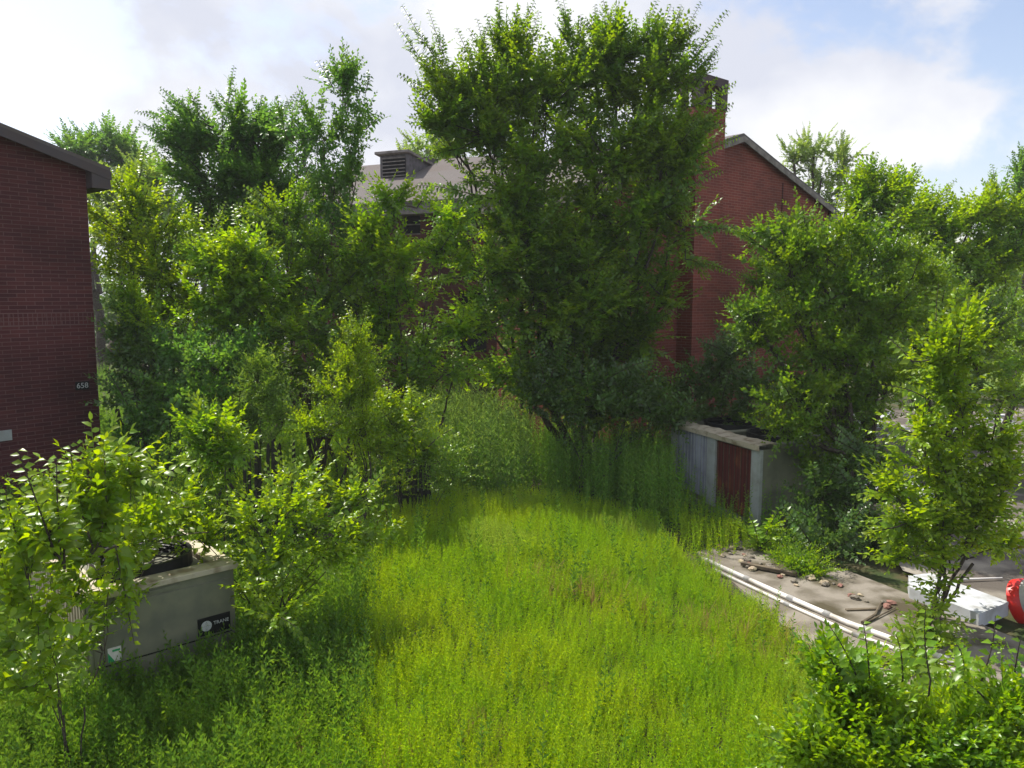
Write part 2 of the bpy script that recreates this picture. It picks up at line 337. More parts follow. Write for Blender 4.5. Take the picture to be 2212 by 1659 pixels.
text('numerals', '658', .135, M_pale, sgn, Matrix.Translation((0, -.0215, 0)) @ Matrix.Rotation(math.pi/2, 4, 'X'))
# gable house on the right with the chimney
TG = math.radians(40); dG = Vector((math.cos(TG), math.sin(TG), 0)); HWG = 4.7
Mr = W(1597, 286, 21); orgG = Vector((Mr.x, Mr.y, 0)) - dG*HWG; PG = .32; EG = Mr.z - .14 - HWG*PG
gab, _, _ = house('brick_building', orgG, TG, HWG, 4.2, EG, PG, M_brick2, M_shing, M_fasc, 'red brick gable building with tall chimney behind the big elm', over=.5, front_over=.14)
uc, _z = on_wall(1498, 600, orgG, TG); uc -= .62
b = MB(); ch = (uc, uc+1.12)
b.box(ch[0], ch[1], -.46, .12, -.1, 8.5); chm = b.build('chimney', M_brick2, gab)
b = MB(); 
for x0, x1, y0, y1 in ((ch[0]-.03, ch[0]+.22, -.49, -.30), (ch[0]-.03, ch[0]+.22, -.04, .15), (ch[1]-.22, ch[1]+.03, -.49, -.30), (ch[1]-.22, ch[1]+.03, -.04, .15)):
    b.box(x0, x1, y0, y1, 8.5, 9.02)
b.box(ch[0]-.04, ch[1]+.04, -.50, .16, 9.02, 9.24); b.build('chimney_cap', M_chim, chm, .01)
ul, zl = on_wall(1688, 450, orgG, TG)
b = MB(); b.box(ul, ul+.035, -.02, -.003, .2, EG+.55); b.build('dark_wall_strip', M_brick, gab)  # thin darker strip running down the gable wall
ub, zb = on_wall(1380, 784, orgG, TG)
b = MB(); b.box(ub-.07, ub+.07, -.06, -.004, zb-.12, zb+.12); b.tube([(ub-.1, -.03, zb+.06), (ub-.28, -.05, zb+.1), (ub-.36, -.03, zb-.02)], .018, 6); b.build('utility_box', M_white, gab, .008)
# wing behind the trees with grey shingle roof and dormer
TW = math.radians(66); eW = Vector((-math.sin(TW), math.cos(TW), 0)); ev = W(970, 437, 23.5)
orgW = Vector((ev.x, ev.y, 0)) - eW*3.2 + Vector((math.cos(TW), math.sin(TW), 0))*.45; EW = 6.95; PW = .42
ops = [(1.2, 2.1, 4.9, 6.2), (4.55, 5.45, 4.9, 6.2), (2.0, 3.35, 1.9, 2.9), (2.0, 3.2, 0.1, 1.2)]
def wing_u(px): 
    # local y coordinate on x=0 plane for a pixel column
    n = Vector((math.cos(TW), math.sin(TW), 0)); r = ray(px, 500); t = (orgW-C0).dot(n)/r.dot(n); p = C0+r*t-orgW; return p.dot(eW)
def wing_z(px, py):
    n = Vector((math.cos(TW), math.sin(TW), 0)); r = ray(px, py); t = (orgW-C0).dot(n)/r.dot(n); return (C0+r*t).z
def op(x0, y0, x1, y1): 
    a, b_ = wing_u(x1), wing_u(x0); return (a, b_, wing_z(x0, y1), wing_z(x0, y0))
ops = [op(990, 628, 1056, 672), op(865, 462, 908, 508), op(1003, 462, 1040, 508), op(775, 470, 815, 510), op(985, 705, 1050, 760)]
wing, _, _ = house('brick_building', orgW, TW, 4.6, 9.6, EW, PW, M_brickb, M_shing, M_fasc, 'brown brick building under a grey shingle roof with a wooden dormer', openings={'left': ops}, over=.45, front_over=.3)
for i, o_ in enumerate(ops): window(wing, 'left', *o_, frame=i not in (0, 4))
# dormer: a wooden box on the left slope
ud = wing_u(800); D = MB(); x0 = 2.45; zt = 8.6; y0, y1 = ud-.3, ud+1.5
y0 = wing_u(800)+.05; y1 = y0+1.15
ze = lambda x: EW+PW*x
D.poly([(x0, y0, ze(x0)), (4.6, y0, ze(4.6)+.1), (4.6, y0, zt+.25-.35), (x0, y0, zt+.25)]); D.poly([(x0, y1, ze(x0)), (4.6, y1, ze(4.6)+.1), (4.6, y1, zt-.1), (x0, y1, zt+.25)])
D.poly([(x0, y0, ze(x0)), (x0, y1, ze(x0)), (x0, y1, zt+.25), (x0, y0, zt+.25)])
dm = D.build('dormer', M_gwood, wing)
b = MB(); Mx = Matrix.Translation((x0-.2, 0, zt+.27)) @ Matrix.Rotation(math.radians(7), 4, 'Y'); b.box(0, 2.9, y0-.1, y1+.1, 0, .09, Mx); b.build('dormer_roof', M_fasc, dm, .01)
b = MB(); b.box(x0-.03, x0-.004, y0+.12, y1-.12, ze(x0)+.12, zt+.1); lv = b.build('louver', M_dark, dm)
b = MB()
for i in range(7): b.box(x0-.06, x0-.034, y0+.12, y1-.12, ze(x0)+.14+i*.12, ze(x0)+.17+i*.12)
b.build('slat', M_fasc, lv)
for px, dz in ((990, .0), (1035, .0)):
    yy = wing_u(px)-1.6; b = MB(); b.box(4.35, 4.75, yy-.22, yy+.22, 8.85, 9.15); b.box(4.3, 4.8, yy-.27, yy+.27, 9.15, 9.2); b.build('roof_vent', M_wood, wing, .01)
b = MB(); b.tube([(4.3, wing_u(1010)-1.6, 8.7), (4.3, wing_u(1010)-1.6, 9.45)], .06); b.build('vent_pipe', M_black, wing)
# ------------------------------------------------------------------ air conditioners
a_ = G(185, 1290, 1.2); b_ = G(510, 1215, 1.2); rz = math.atan2(b_.y-a_.y, b_.x-a_.x); wd = (b_-a_).length; dp = 2.65; hh = 1.2
ac = empty('air_conditioner', (a_.x, a_.y, 0), rz, 'beige metal condenser unit with black badge, overgrown by a leafy sapling', 'air conditioner')
b = MB(); b.box(.02, wd-.02, .02, dp-.02, .1, hh-.06); b.build('casing', M_metal, ac, .012)
b = MB(); b.box(.0, wd, .0, dp, 0, .1); b.build('base_rail', M_olive, ac, .01)
b = MB(); b.box(.05, wd-.07, .0185, .0195, .457, .473); b.build('panel_seam', M_black, ac)
b = MB(); b.box(wd/2-.16, wd/2+.14, .006, .022, hh-.128, hh-.09); b.build('lifting_slot', M_olive, ac, .003)
def screws(b, zs):
    for px_ in (.09, .35, .62, .9, wd-.12):
        for z_ in zs: b.lathe([(0, 0), (.008, 0), (.008, .006), (0, .006)], 10, Matrix.Translation((px_, .006, z_)) @ Matrix.Rotation(math.pi/2, 4, 'X'))
b = MB(); b.box(.05, wd-.07, .004, .019, .475, hh-.15); screws(b, (.49, hh-.165)); b.build('front_panel', M_metal, ac, .004)
b = MB(); b.box(.05, wd-.07, .004, .019, .12, .455); screws(b, (.14, .44)); b.build('lower_panel', M_metal, ac, .004)
b = MB()
for x0, x1, y0, y1 in ((-.02, wd+.02, -.02, .22), (-.02, wd+.02, dp-.2, dp+.02), (-.02, .2, .22, dp-.2), (wd-.2, wd+.02, .22, dp-.2), (.2, wd-.2, dp/2-.1, dp/2+.1)): b.box(x0, x1, y0, y1, hh-.06, hh)
tp = b.build('top_frame', M_metalt, ac, .008)
for k in (0, 1):
    yc = (.72, dp-.70)[k]; b = MB(); Mt = Matrix.Translation((wd/2, yc, 0))
    b.lathe([(.50, hh-.06), (.50, hh+.09), (.46, hh+.09), (.46, hh-.1)], 32, Mt)
    for r in (.12, .2, .28, .36, .44): b.lathe([(r, hh+.06), (r+.012, hh+.066), (r, hh+.072), (r-.012, hh+.066), (r, hh+.06)], 24, Mt)
    for t in range(6): Mr_ = Mt @ Matrix.Rotation(t*math.pi/3, 4, 'Z'); b.box(-.47, .47, -.008, .008, hh+.072, hh+.084, Mr_)
    fg = b.build('fan_guard', M_black, ac)
    b = MB(); b.lathe([(.12, hh-.1), (.12, hh+.0), (.0, hh+.01)], 16, Mt); b.build('fan_motor', M_olive, fg)
b = MB()
for i in range(22): b.box(-.004, .012, .12+i*.112, .17+i*.112, .18, hh-.14)
b.build('coil_guard', M_metalt, ac)
bd = MB(); bx0, bx1 = wd-.43, wd-.09; bz0, bz1 = .50, .69; bd.box(bx0, bx1, -.012, .003, bz0, bz1); badge = bd.build('badge', M_black, ac, .004)
b = MB(); b.lathe([(0, 0), (.055, 0), (.055, .004), (0, .004)], 28, Matrix.Translation((bx0+.085, -.012, .60)) @ Matrix.Rotation(math.pi/2, 4, 'X'))
em = b.build('emblem', M_pale, badge)
b = MB()
for k in (-1, 0, 1): b.tube([(bx0+.085+k*.02*(1-abs(t)), -.0175, .60+t*.05) for t in (-1, -.5, 0, .5, 1)], .0018, 4)
b.tube([(bx0+.035, -.0175, .60), (bx0+.135, -.0175, .60)], .0018, 4); b.build('emblem_lines', M_grey, em)
text('lettering', 'TRANE', .052, M_pale, badge, Matrix.Translation((bx0+.24, -.0145, .612)) @ Matrix.Rotation(math.pi/2, 4, 'X'), .002)
b = MB(); b.box(.16, .28, -.003, .003, .50, .64); st = b.build('sticker', M_white, ac)
b = MB(); b.poly([(.16, -.0045, .50), (.22, -.0045, .50), (.16, -.0045, .60)]); b.box(.20, .27, -.006, -.0045, .60, .62); b.build('sticker_print', M_green, st)
# right unit
c_ = G(1643, 963, 1.5); d_ = G(1450, 910, 1.5); L = (d_-c_).length; rz2 = math.atan2(d_.y-c_.y, d_.x-c_.x) - math.pi/2; WX = 1.75; hh = 1.5
ac2 = empty('air_conditioner', (c_.x, c_.y, 0), rz2, 'grey condenser unit with one rusty bare coil, beside the right-hand trees', 'air conditioner')
b = MB(); b.box(.07, WX, 0.02, L-.02, .12, hh-.08); b.build('casing', M_olive, ac2, .01)
b = MB(); b.box(0, WX, 0, L, -.02, .12); b.build('base_rail', M_olive, ac2, .01)
for y0, y1 in ((0, .24), (1.30, 1.56), (L-.2, L)):
    b = MB(); b.box(0, .066, y0, y1, .12, hh-.08); b.box(-.012, -.001, y0+.05, y1-.05, .13, hh-.1); b.build('corner_post', M_grey, ac2, .006)
b = MB(); b.box(.04, .066, .25, 1.29, .16, hh-.14); b.build('bare_coil', M_rust, ac2)
b = MB(); b.box(.015, .066, 1.57, L-.21, .22, hh-.1); b.build('coil_guard', M_blue, ac2, .006)
b = MB()
for i in range(9): b.tube([(.012, 1.62+i*.12, .22), (.012, 1.62+i*.12, hh-.1)], .007, 5)
b.build('guard_rib', M_grey, ac2)
b = MB(); b.box(.036, .039, .26, .30, .16, hh-.14)
for i in range(6): b.tube([(.034, .40+i*.17, .18), (.034, .40+i*.17, hh-.15)], .006, 5)
b.build('coil_rib', M_wood, ac2)
b = MB(); n = 26; pr = []
for i in range(n):   # bent top lip
    y = -.03 + (L+.06)*i/(n-1); k = .006*math.sin(i*1.9)+.010*math.sin(i*.5+1); pr.append((y, k))
for i in range(n-1):
    (ya, ka), (yb, kb) = pr[i], pr[i+1]
    A = [(-.05, ya, hh-.09), (-.06+ka, ya, hh+ka*.7), (.26+ka*2, ya, hh+.03+ka*.6), (.27, ya, hh-.02)]; B = [(-.05, yb, hh-.09), (-.06+kb, yb, hh+kb*.7), (.26+kb*2, yb, hh+.03+kb*.6), (.27, yb, hh-.02)]
    for j in range(3): b.poly([A[j], A[j+1], B[j+1], B[j]])
b.build('bent_lip', M_metalt, ac2)
b = MB()
for x0, x1, y0, y1 in ((.27, WX, 0, .2), (.27, WX, L-.2, L), (WX-.2, WX, .2, L-.2), (.27, WX-.2, L/2-.1, L/2+.1)): b.box(x0, x1, y0, y1, hh-.08, hh)
b.build('top_frame', M_olive, ac2, .008)
for k in (0, 1):
    b = MB(); Mt = Matrix.Translation((WX/2+.08, L*(.26+.48*k), 0)); b.lathe([(.56, hh-.08), (.56, hh+.06), (.52, hh+.06), (.52, hh-.15), (0, hh-.15)], 32, Mt)
    for t in range(6): b.box(-.52, .52, -.01, .01, hh+.045, hh+.06, Mt @ Matrix.Rotation(t*math.pi/3, 4, 'Z'))
    b.build('fan_guard', M_black, ac2)
# ------------------------------------------------------------------ pipes and litter on the pavement
def pipe(pxs, r, label, z=.05, m=M_white, grp=None, joints=4):
    P = [G(x, y, z+r) for x, y in pxs]; rt = empty('pipe', P[0], 0, label, 'pipe', grp)
    loc = [p-P[0] for p in P]; b = MB(); b.tube(loc, r, 12); b.build('pipe_run', m, rt, smooth=True)
    for j in range(1, joints+1):
        t = j/(joints+1)*(len(loc)-1); i = int(t); c = loc[i].lerp(loc[i+1], t-i); d = (loc[i+1]-loc[i]).normalized()
        b = MB(); b.tube([c-d*.05, c+d*.05], r*1.18, 12); b.build('coupling', m, rt, smooth=True)
PG_ = 'white pipes lying along the concrete strip'
pipe([(1525, 1210), (1690, 1285), (1830, 1345), (1995, 1405), (2100, 1447)], .034, 'thicker white pipe lying along the concrete, farther from the grass', grp=PG_, joints=6)
pipe([(1545, 1232), (1700, 1305), (1850, 1372), (2000, 1425), (2080, 1456)], .022, 'thinner white pipe lying along the concrete, nearer the grass', grp=PG_, joints=3)
pipe([(862, 1050), (938, 1063)], .04, 'short white pipe end at the far left corner of the bright weeds', z=.15, joints=1)
def stick(px, r, name, label, m=M_wood, z=.06, lift=None):
    P = [G(x, y, z+r + (lift[i] if lift else 0)) for i, (x, y) in enumerate(px)]; b = MB(); b.tube(P, [r, *[r*.8]*(len(P)-2), r*.5], 7); o = b.build(name, m); tag(o, label, name.split('_')[-1] if '_' in name else name)
    return o
stick([(1863, 1345), (1890, 1328), (1903, 1302)], .022, 'dead_stick', 'short thick dead stick on the concrete beyond the pipes')
stick([(1866, 1347), (1900, 1330), (1935, 1312)], .013, 'dead_stick', 'thin straight dead stick crossing the concrete beside the thick one')
def slab(px, py, L_, W_, H_, rz_, name, label, cat, m, z=.05, tilt=(0, 0), grp=None):
    p = G(px, py, z); b = MB(); b.box(-L_/2, L_/2, -W_/2, W_/2, 0, H_); o = b.build(name, m, bevel=min(H_, W_)*.12); o.location = p; o.rotation_euler = (tilt[0], tilt[1], rz_); tag(o, label, cat, grp); return o
slab(1862, 1318, .42, .05, .02, math.radians(4), 'wood_board', 'flat grey board scrap lying on the concrete', 'board', M_wood)
slab(1660, 1232, .8, .07, .05, math.radians(-35), 'wood_board', 'dark brown batten on the rubble near the start of the pipes', 'board', M_wood, z=.07)
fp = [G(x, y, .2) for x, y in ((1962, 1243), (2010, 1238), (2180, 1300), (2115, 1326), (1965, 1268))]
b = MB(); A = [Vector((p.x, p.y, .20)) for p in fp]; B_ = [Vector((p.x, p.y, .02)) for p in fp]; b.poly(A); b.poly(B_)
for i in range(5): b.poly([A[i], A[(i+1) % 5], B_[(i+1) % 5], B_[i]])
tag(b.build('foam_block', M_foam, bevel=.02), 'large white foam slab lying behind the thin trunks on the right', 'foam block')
tag(stick([(2070, 1252), (2165, 1248)], .02, 'white_rod', 'thin white rod on the ground behind the foam slab', M_white, z=.02), cat='rod')
# debris: white broken boards strewn over the lot
protos = []
for k in range(8):
    bm = bmesh.new(); bmesh.ops.create_cube(bm, size=1)
    for v in bm.verts: v.co = Vector((v.co.x*random.uniform(.16, .42), v.co.y*random.uniform(.10, .30), v.co.z*random.uniform(.04, .12)))
    bmesh.ops.subdivide_edges(bm, edges=bm.edges, cuts=2, use_grid_fill=True)
    for v in bm.verts: v.co += Vector((random.gauss(0, .012), random.gauss(0, .012), random.gauss(0, .008)))
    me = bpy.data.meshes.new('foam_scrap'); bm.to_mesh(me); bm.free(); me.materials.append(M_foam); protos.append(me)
zones = [((1770, 985), (1850, 1010), 10), ((1850, 1025), (1960, 1060), 34), ((1940, 1050), (2080, 1100), 46), ((1830, 900), (1900, 930), 12), ((1910, 900), (2060, 925), 16), ((1930, 930), (2090, 960), 16), ((2060, 1020), (2150, 1060), 14), ((2080, 895), (2200, 925), 16), ((1600, 1150), (1640, 1170), 0)]
ZL = ['beside the dark tree trunk', 'in the thick of the pile left of the sapling', 'at the near end of the pile', 'behind the right-hand tree', 'at the far edge of the lot', 'in the middle of the lot', 'right of the sapling', 'far out on the lot by the right edge']
for zi, ((xa, ya), (xb, yb), n) in enumerate(zones):
    for k in range(n):
        t = random.random(); x = xa+(xb-xa)*t; y = ya+(yb-ya)*t+random.gauss(0, 9); zz = random.uniform(.02, .28) if zi in (1, 2) else .02
        o = bpy.data.objects.new('foam_scrap', random.choice(protos)); COL.objects.link(o); o.location = G(x, y, zz); s = random.uniform(.6, 1.25)*(1.4 if zi in (3, 4) else 1); o.scale = (s, s, s)
        o.rotation_euler = (random.gauss(0, .25), random.gauss(0, .25), random.uniform(0, 6.3)); tag(o, 'broken white foam scrap '+ZL[zi], 'foam scrap', 'white foam scraps strewn over the lot, '+ZL[zi])
# rubble on the pad edge
for k in range(46):
    me = bpy.data.meshes.new('rubble_stone'); bm = bmesh.new(); bmesh.ops.create_icosphere(bm, subdivisions=2, radius=1)
    for v in bm.verts: v.co *= random.uniform(.72, 1.15)
    bm.to_mesh(me); bm.free(); me.materials.append(random.choice((M_conc, M_sand, M_brick2, M_conc))); o = bpy.data.objects.new('rubble_stone', me); COL.objects.link(o)
    if k < 32: x = random.uniform(1540, 1720); y = 1178+(x-1540)*.42+random.gauss(0, 9)
    else: x = random.uniform(1740, 1960); y = 1245+(x-1740)*.33+random.gauss(0, 5)
    s = random.uniform(.02, .06); o.location = G(x, y, .05+s*.4); o.scale = (s*1.4, s, s*.6); o.rotation_euler = (0, 0, random.uniform(0, 6))
    tag(o, 'small broken stone on the concrete '+('near the start of the pipes' if k < 32 else 'along its far edge'), 'stone', 'rubble stones on the concrete')
# red and grey striped barrel at the right edge
bp_ = G(2284, 1296, .3); br = empty('traffic_barrel', bp_, math.radians(35), 'red plastic traffic barrel with grey stripes, tipped over at the right edge', 'traffic barrel')
Mb = Matrix.Rotation(math.radians(68), 4, 'X') @ Matrix.Translation((0, 0, -.45)); 
prof = [(.29, 0), (.29, .12), (.275, .13), (.27, .30), (.262, .31), (.255, .48), (.247, .49), (.24, .66), (.232, .67), (.225, .84), (.2, .93), (.0, .95)]
b = MB(); b.lathe(prof, 32, Mb); b.build('barrel_body', M_red, br, smooth=True)
for z0_, z1_, r in ((.15, .25, .279), (.33, .43, .267), (.51, .61, .253)): b = MB(); b.lathe([(r-.001, z0_), (r-.007, z1_)], 32, Mb); b.build('reflective_band', M_stripe, br, smooth=True)
b = MB(); b.tube([Mb @ Vector(p) for p in ((-.1, 0, .93), (-.1, 0, 1.02), (.1, 0, 1.02), (.1, 0, .93))], .02, 8); b.build('handle', M_red, br)
# picket fence, dark and half buried
for k, (xa, ya, xb, yb, n) in enumerate(((524, 975, 632, 968, 13), (868, 1000, 930, 1003, 8))):
    p0 = W(xa, ya, 12.2+k*1.2); p1 = W(xb, yb, 12.6+k*1.2); fe = empty('picket_fence', (p0.x, p0.y, 0), 0, ('dark broken picket fence in the weeds below the pale bush', 'short dark picket fence half hidden behind the bushes, nearer the middle')[k], 'fence')
    for i in range(n):
        p = p0.lerp(p1, i/(n-1)) - Vector((p0.x, p0.y, 0)); h = p0.z+.06+random.uniform(-.12, .08); b = MB(); Mx = Matrix.Translation((p.x, p.y, 0)) @ Matrix.Rotation(random.uniform(-.06, .06), 4, 'Y')
        b.box(-.025, .025, -.01, .01, 0, h, Mx); b.poly([Mx @ Vector(q) for q in ((-.025, 0, h), (.025, 0, h), (0, 0, h+.05))]); b.build('picket', M_fence, fe)
    b = MB(); q = p1-p0; Mx = Matrix.Rotation(math.atan2(q.y, q.x), 4, 'Z'); b.box(0, q.length, .012, .04, .5, .57, Mx); b.build('rail', M_fence, fe)
#@@VEG
# ------------------------------------------------------------------ vegetation tools (numpy)
def leaf(L, Wd, droop=.0, fold=.18, kind='fold'):
    if kind == 'kite':
        return np.array([(0, 0, 0), (.45*L, -Wd/2, fold*Wd), (L, 0, -droop*L), (.45*L, Wd/2, fold*Wd)]), [(0, 1, 2), (0, 2, 3)]
    if kind == 'fold':
        return np.array([(0, 0, 0), (.42*L, -Wd/2, fold*Wd), (L, 0, -droop*L), (.42*L, Wd/2, fold*Wd), (.45*L, 0, -.02*L)]), [(0, 1, 4), (1, 2, 4), (0, 4, 3), (4, 2, 3)]
    v = [(0, 0, 0), (.28*L, 0, .0), (.64*L, 0, -.25*droop*L), (L, 0, -droop*L), (.22*L, -.44*Wd, fold*Wd), (.6*L, -.46*Wd, fold*Wd-.25*droop*L), (.22*L, .44*Wd, fold*Wd), (.6*L, .46*Wd, fold*Wd-.25*droop*L)]
    return np.array(v), [(0, 4, 1), (1, 4, 5), (1, 5, 2), (2, 5, 3), (0, 1, 6), (1, 7, 6), (1, 2, 7), (2, 3, 7)]
def rot(ax, t):
    ax = np.asarray(ax, float); ax /= np.linalg.norm(ax); K = np.array([[0, -ax[2], ax[1]], [ax[2], 0, -ax[0]], [-ax[1], ax[0], 0]])
    return np.eye(3) + math.sin(t)*K + (1-math.cos(t))*K@K
def sprig(rs, length=.5, n=12, L=.08, Wd=.05, kind='fold', curve=.15, droop=.12, spiral=False, taper=.5, ang=58, tip=True):
    """leafy twig along +X; returns V, T"""
    V = []; T = []; c = 0
    for i in range(n):
        t = (i+.6)/n; x = t*length; z = curve*length*t*t*(-1); s = (1-taper*t**1.5)*rs.uniform(.8, 1.15)
        v, f = leaf(L*s, Wd*s, droop*rs.uniform(.3, 2), rs.uniform(.05, .3), kind); side = 1 if i % 2 else -1
        if spiral: R = rot((1, 0, 0), i*2.4+rs.uniform(-.3, .3)) @ rot((0, 0, 1), math.radians(ang+rs.uniform(-14, 14)))
        else: R = rot((1, 0, 0), rs.uniform(-.5, .5)) @ rot((0, 0, 1), side*math.radians(ang*(1-.35*t)+rs.uniform(-15, 15))) @ rot((0, 1, 0), rs.uniform(.0, .5))
        V.append(v @ R.T + (x, 0, z)); T += [tuple(c+k for k in q) for q in f]; c += len(v)
    if tip:
        v, f = leaf(L*.6, Wd*.5, .05, .15, kind); V.append(v+(length, 0, -curve*length)); T += [tuple(c+k for k in q) for q in f]; c += len(v)
    # twig: thin three-sided rod
    for i in range(3):
        t0, t1 = i/3, (i+1)/3; r0, r1 = .005*(1.2-t0), .005*(1.2-t1)
        P = [(t0*length, r0*math.cos(a), r0*math.sin(a)-curve*length*t0*t0) for a in (0, 2.1, 4.2)] + [(t1*length, r1*math.cos(a), r1*math.sin(a)-curve*length*t1*t1) for a in (0, 2.1, 4.2)]
        V.append(np.array(P)); 
        for a in range(3): b2 = (a+1) % 3; T += [(c+a, c+b2, c+b2+3), (c+a, c+b2+3, c+a+3)]
        c += 6
    return np.vstack(V).astype(np.float32), np.array(T, np.int32)
def scatter(protos, pos, dirs, scale, up=(0, 0, 1), rolls=None, rs=RNG):
    """place protos (along +X) at pos pointing along dirs"""
    pos = np.asarray(pos, float); d = np.asarray(dirs, float); d /= np.linalg.norm(d, axis=1)[:, None]+1e-9
    u = np.tile(np.asarray(up, float), (len(d), 1)) + rs.normal(0, .25 if rolls is None else rolls, d.shape)
    u -= d*(u*d).sum(1)[:, None]; u /= np.linalg.norm(u, axis=1)[:, None]+1e-9; y = np.cross(u, d)
    R = np.stack([d, y, u], axis=2); pick = rs.integers(0, len(protos), len(pos)); Vs = []; Ts = []; c = 0; scale = np.broadcast_to(scale, (len(pos),))
    for k, (v, t) in enumerate(protos):
        ix = np.where(pick == k)[0]
        if not len(ix): continue
        P = np.einsum('nij,kj->nki', R[ix], v)*scale[ix][:, None, None] + pos[ix][:, None, :]; Vs.append(P.reshape(-1, 3))
        Ts.append((t[None]+(np.arange(len(ix))*len(v))[:, None, None]).reshape(-1, 3)+c); c += len(ix)*len(v)
    return np.vstack(Vs), np.vstack(Ts)
def tubes(polys, seg=6):
    Vs = []; Ts = []; c = 0; ang = np.arange(seg)*2*np.pi/seg
    for P, R in polys:
        P = np.asarray(P, float); n = len(P); d = np.gradient(P, axis=0); d /= np.linalg.norm(d, axis=1)[:, None]+1e-9
        a = np.cross(d, (.31, .87, .12)); a /= np.linalg.norm(a, axis=1)[:, None]+1e-9; b2 = np.cross(d, a)
        V = P[:, None]+(a[:, None]*np.cos(ang)[None, :, None]+b2[:, None]*np.sin(ang)[None, :, None])*np.asarray(R)[:, None, None]; Vs.append(V.reshape(-1, 3))
        i = np.arange(n-1)[:, None]*seg; j = np.arange(seg)[None]; k = (j+1) % seg
        A = c+i+j; B = c+i+k; Cc = c+i+seg+k; D_ = c+i+seg+j; Ts.append(np.stack([A, B, Cc], -1).reshape(-1, 3)); Ts.append(np.stack([A, Cc, D_], -1).reshape(-1, 3)); c += n*seg
    return np.vstack(Vs), np.vstack(Ts)
def limb(p, q, r0, r1, rs, n=9, wob=.05, sag=.0):
    p, q = np.asarray(p, float), np.asarray(q, float); t = np.linspace(0, 1, n)[:, None]; L = np.linalg.norm(q-p)
    w_ = np.cumsum(rs.normal(0, wob*L/n, (n, 3)), 0); w_ -= w_[-1]*t; mid = p+(q-p)*t + w_
    mid[:, 2] += sag*L*np.sin(t[:, 0]*np.pi); return mid, np.linspace(r0, r1, n)
RSP = np.random.default_rng(5)
def kit(k=6, **a): return [sprig(RSP, **a) for _ in range(k)]
K_elm = kit(7, length=.56, n=12, L=.135, Wd=.090, curve=.12)
K_elmf = kit(5, length=.6, n=12, L=.14, Wd=.095, kind='kite')
K_shoot = kit(6, length=1.0, n=24, L=.105, Wd=.06, curve=.16, droop=.25, taper=.72, ang=70)
K_small = kit(7, length=.34, n=13, L=.078, Wd=.048, curve=.05, spiral=True, ang=52)
K_tiny = kit(6, length=.45, n=15, L=.070, Wd=.040, kind='kite', spiral=True, ang=45)
K_big = kit(7, length=.55, n=11, L=.155, Wd=.085, kind='ovate', curve=.08, droop=.2, ang=62)
K_mid = kit(7, length=.34, n=11, L=.085, Wd=.05, kind='ovate', curve=.06, droop=.15, ang=55)
K_long = kit(6, length=.42, n=14, L=.10, Wd=.032, curve=.1, spiral=True, ang=52)
K_far = kit(5, length=.9, n=15, L=.22, Wd=.15, kind='kite', curve=.1)
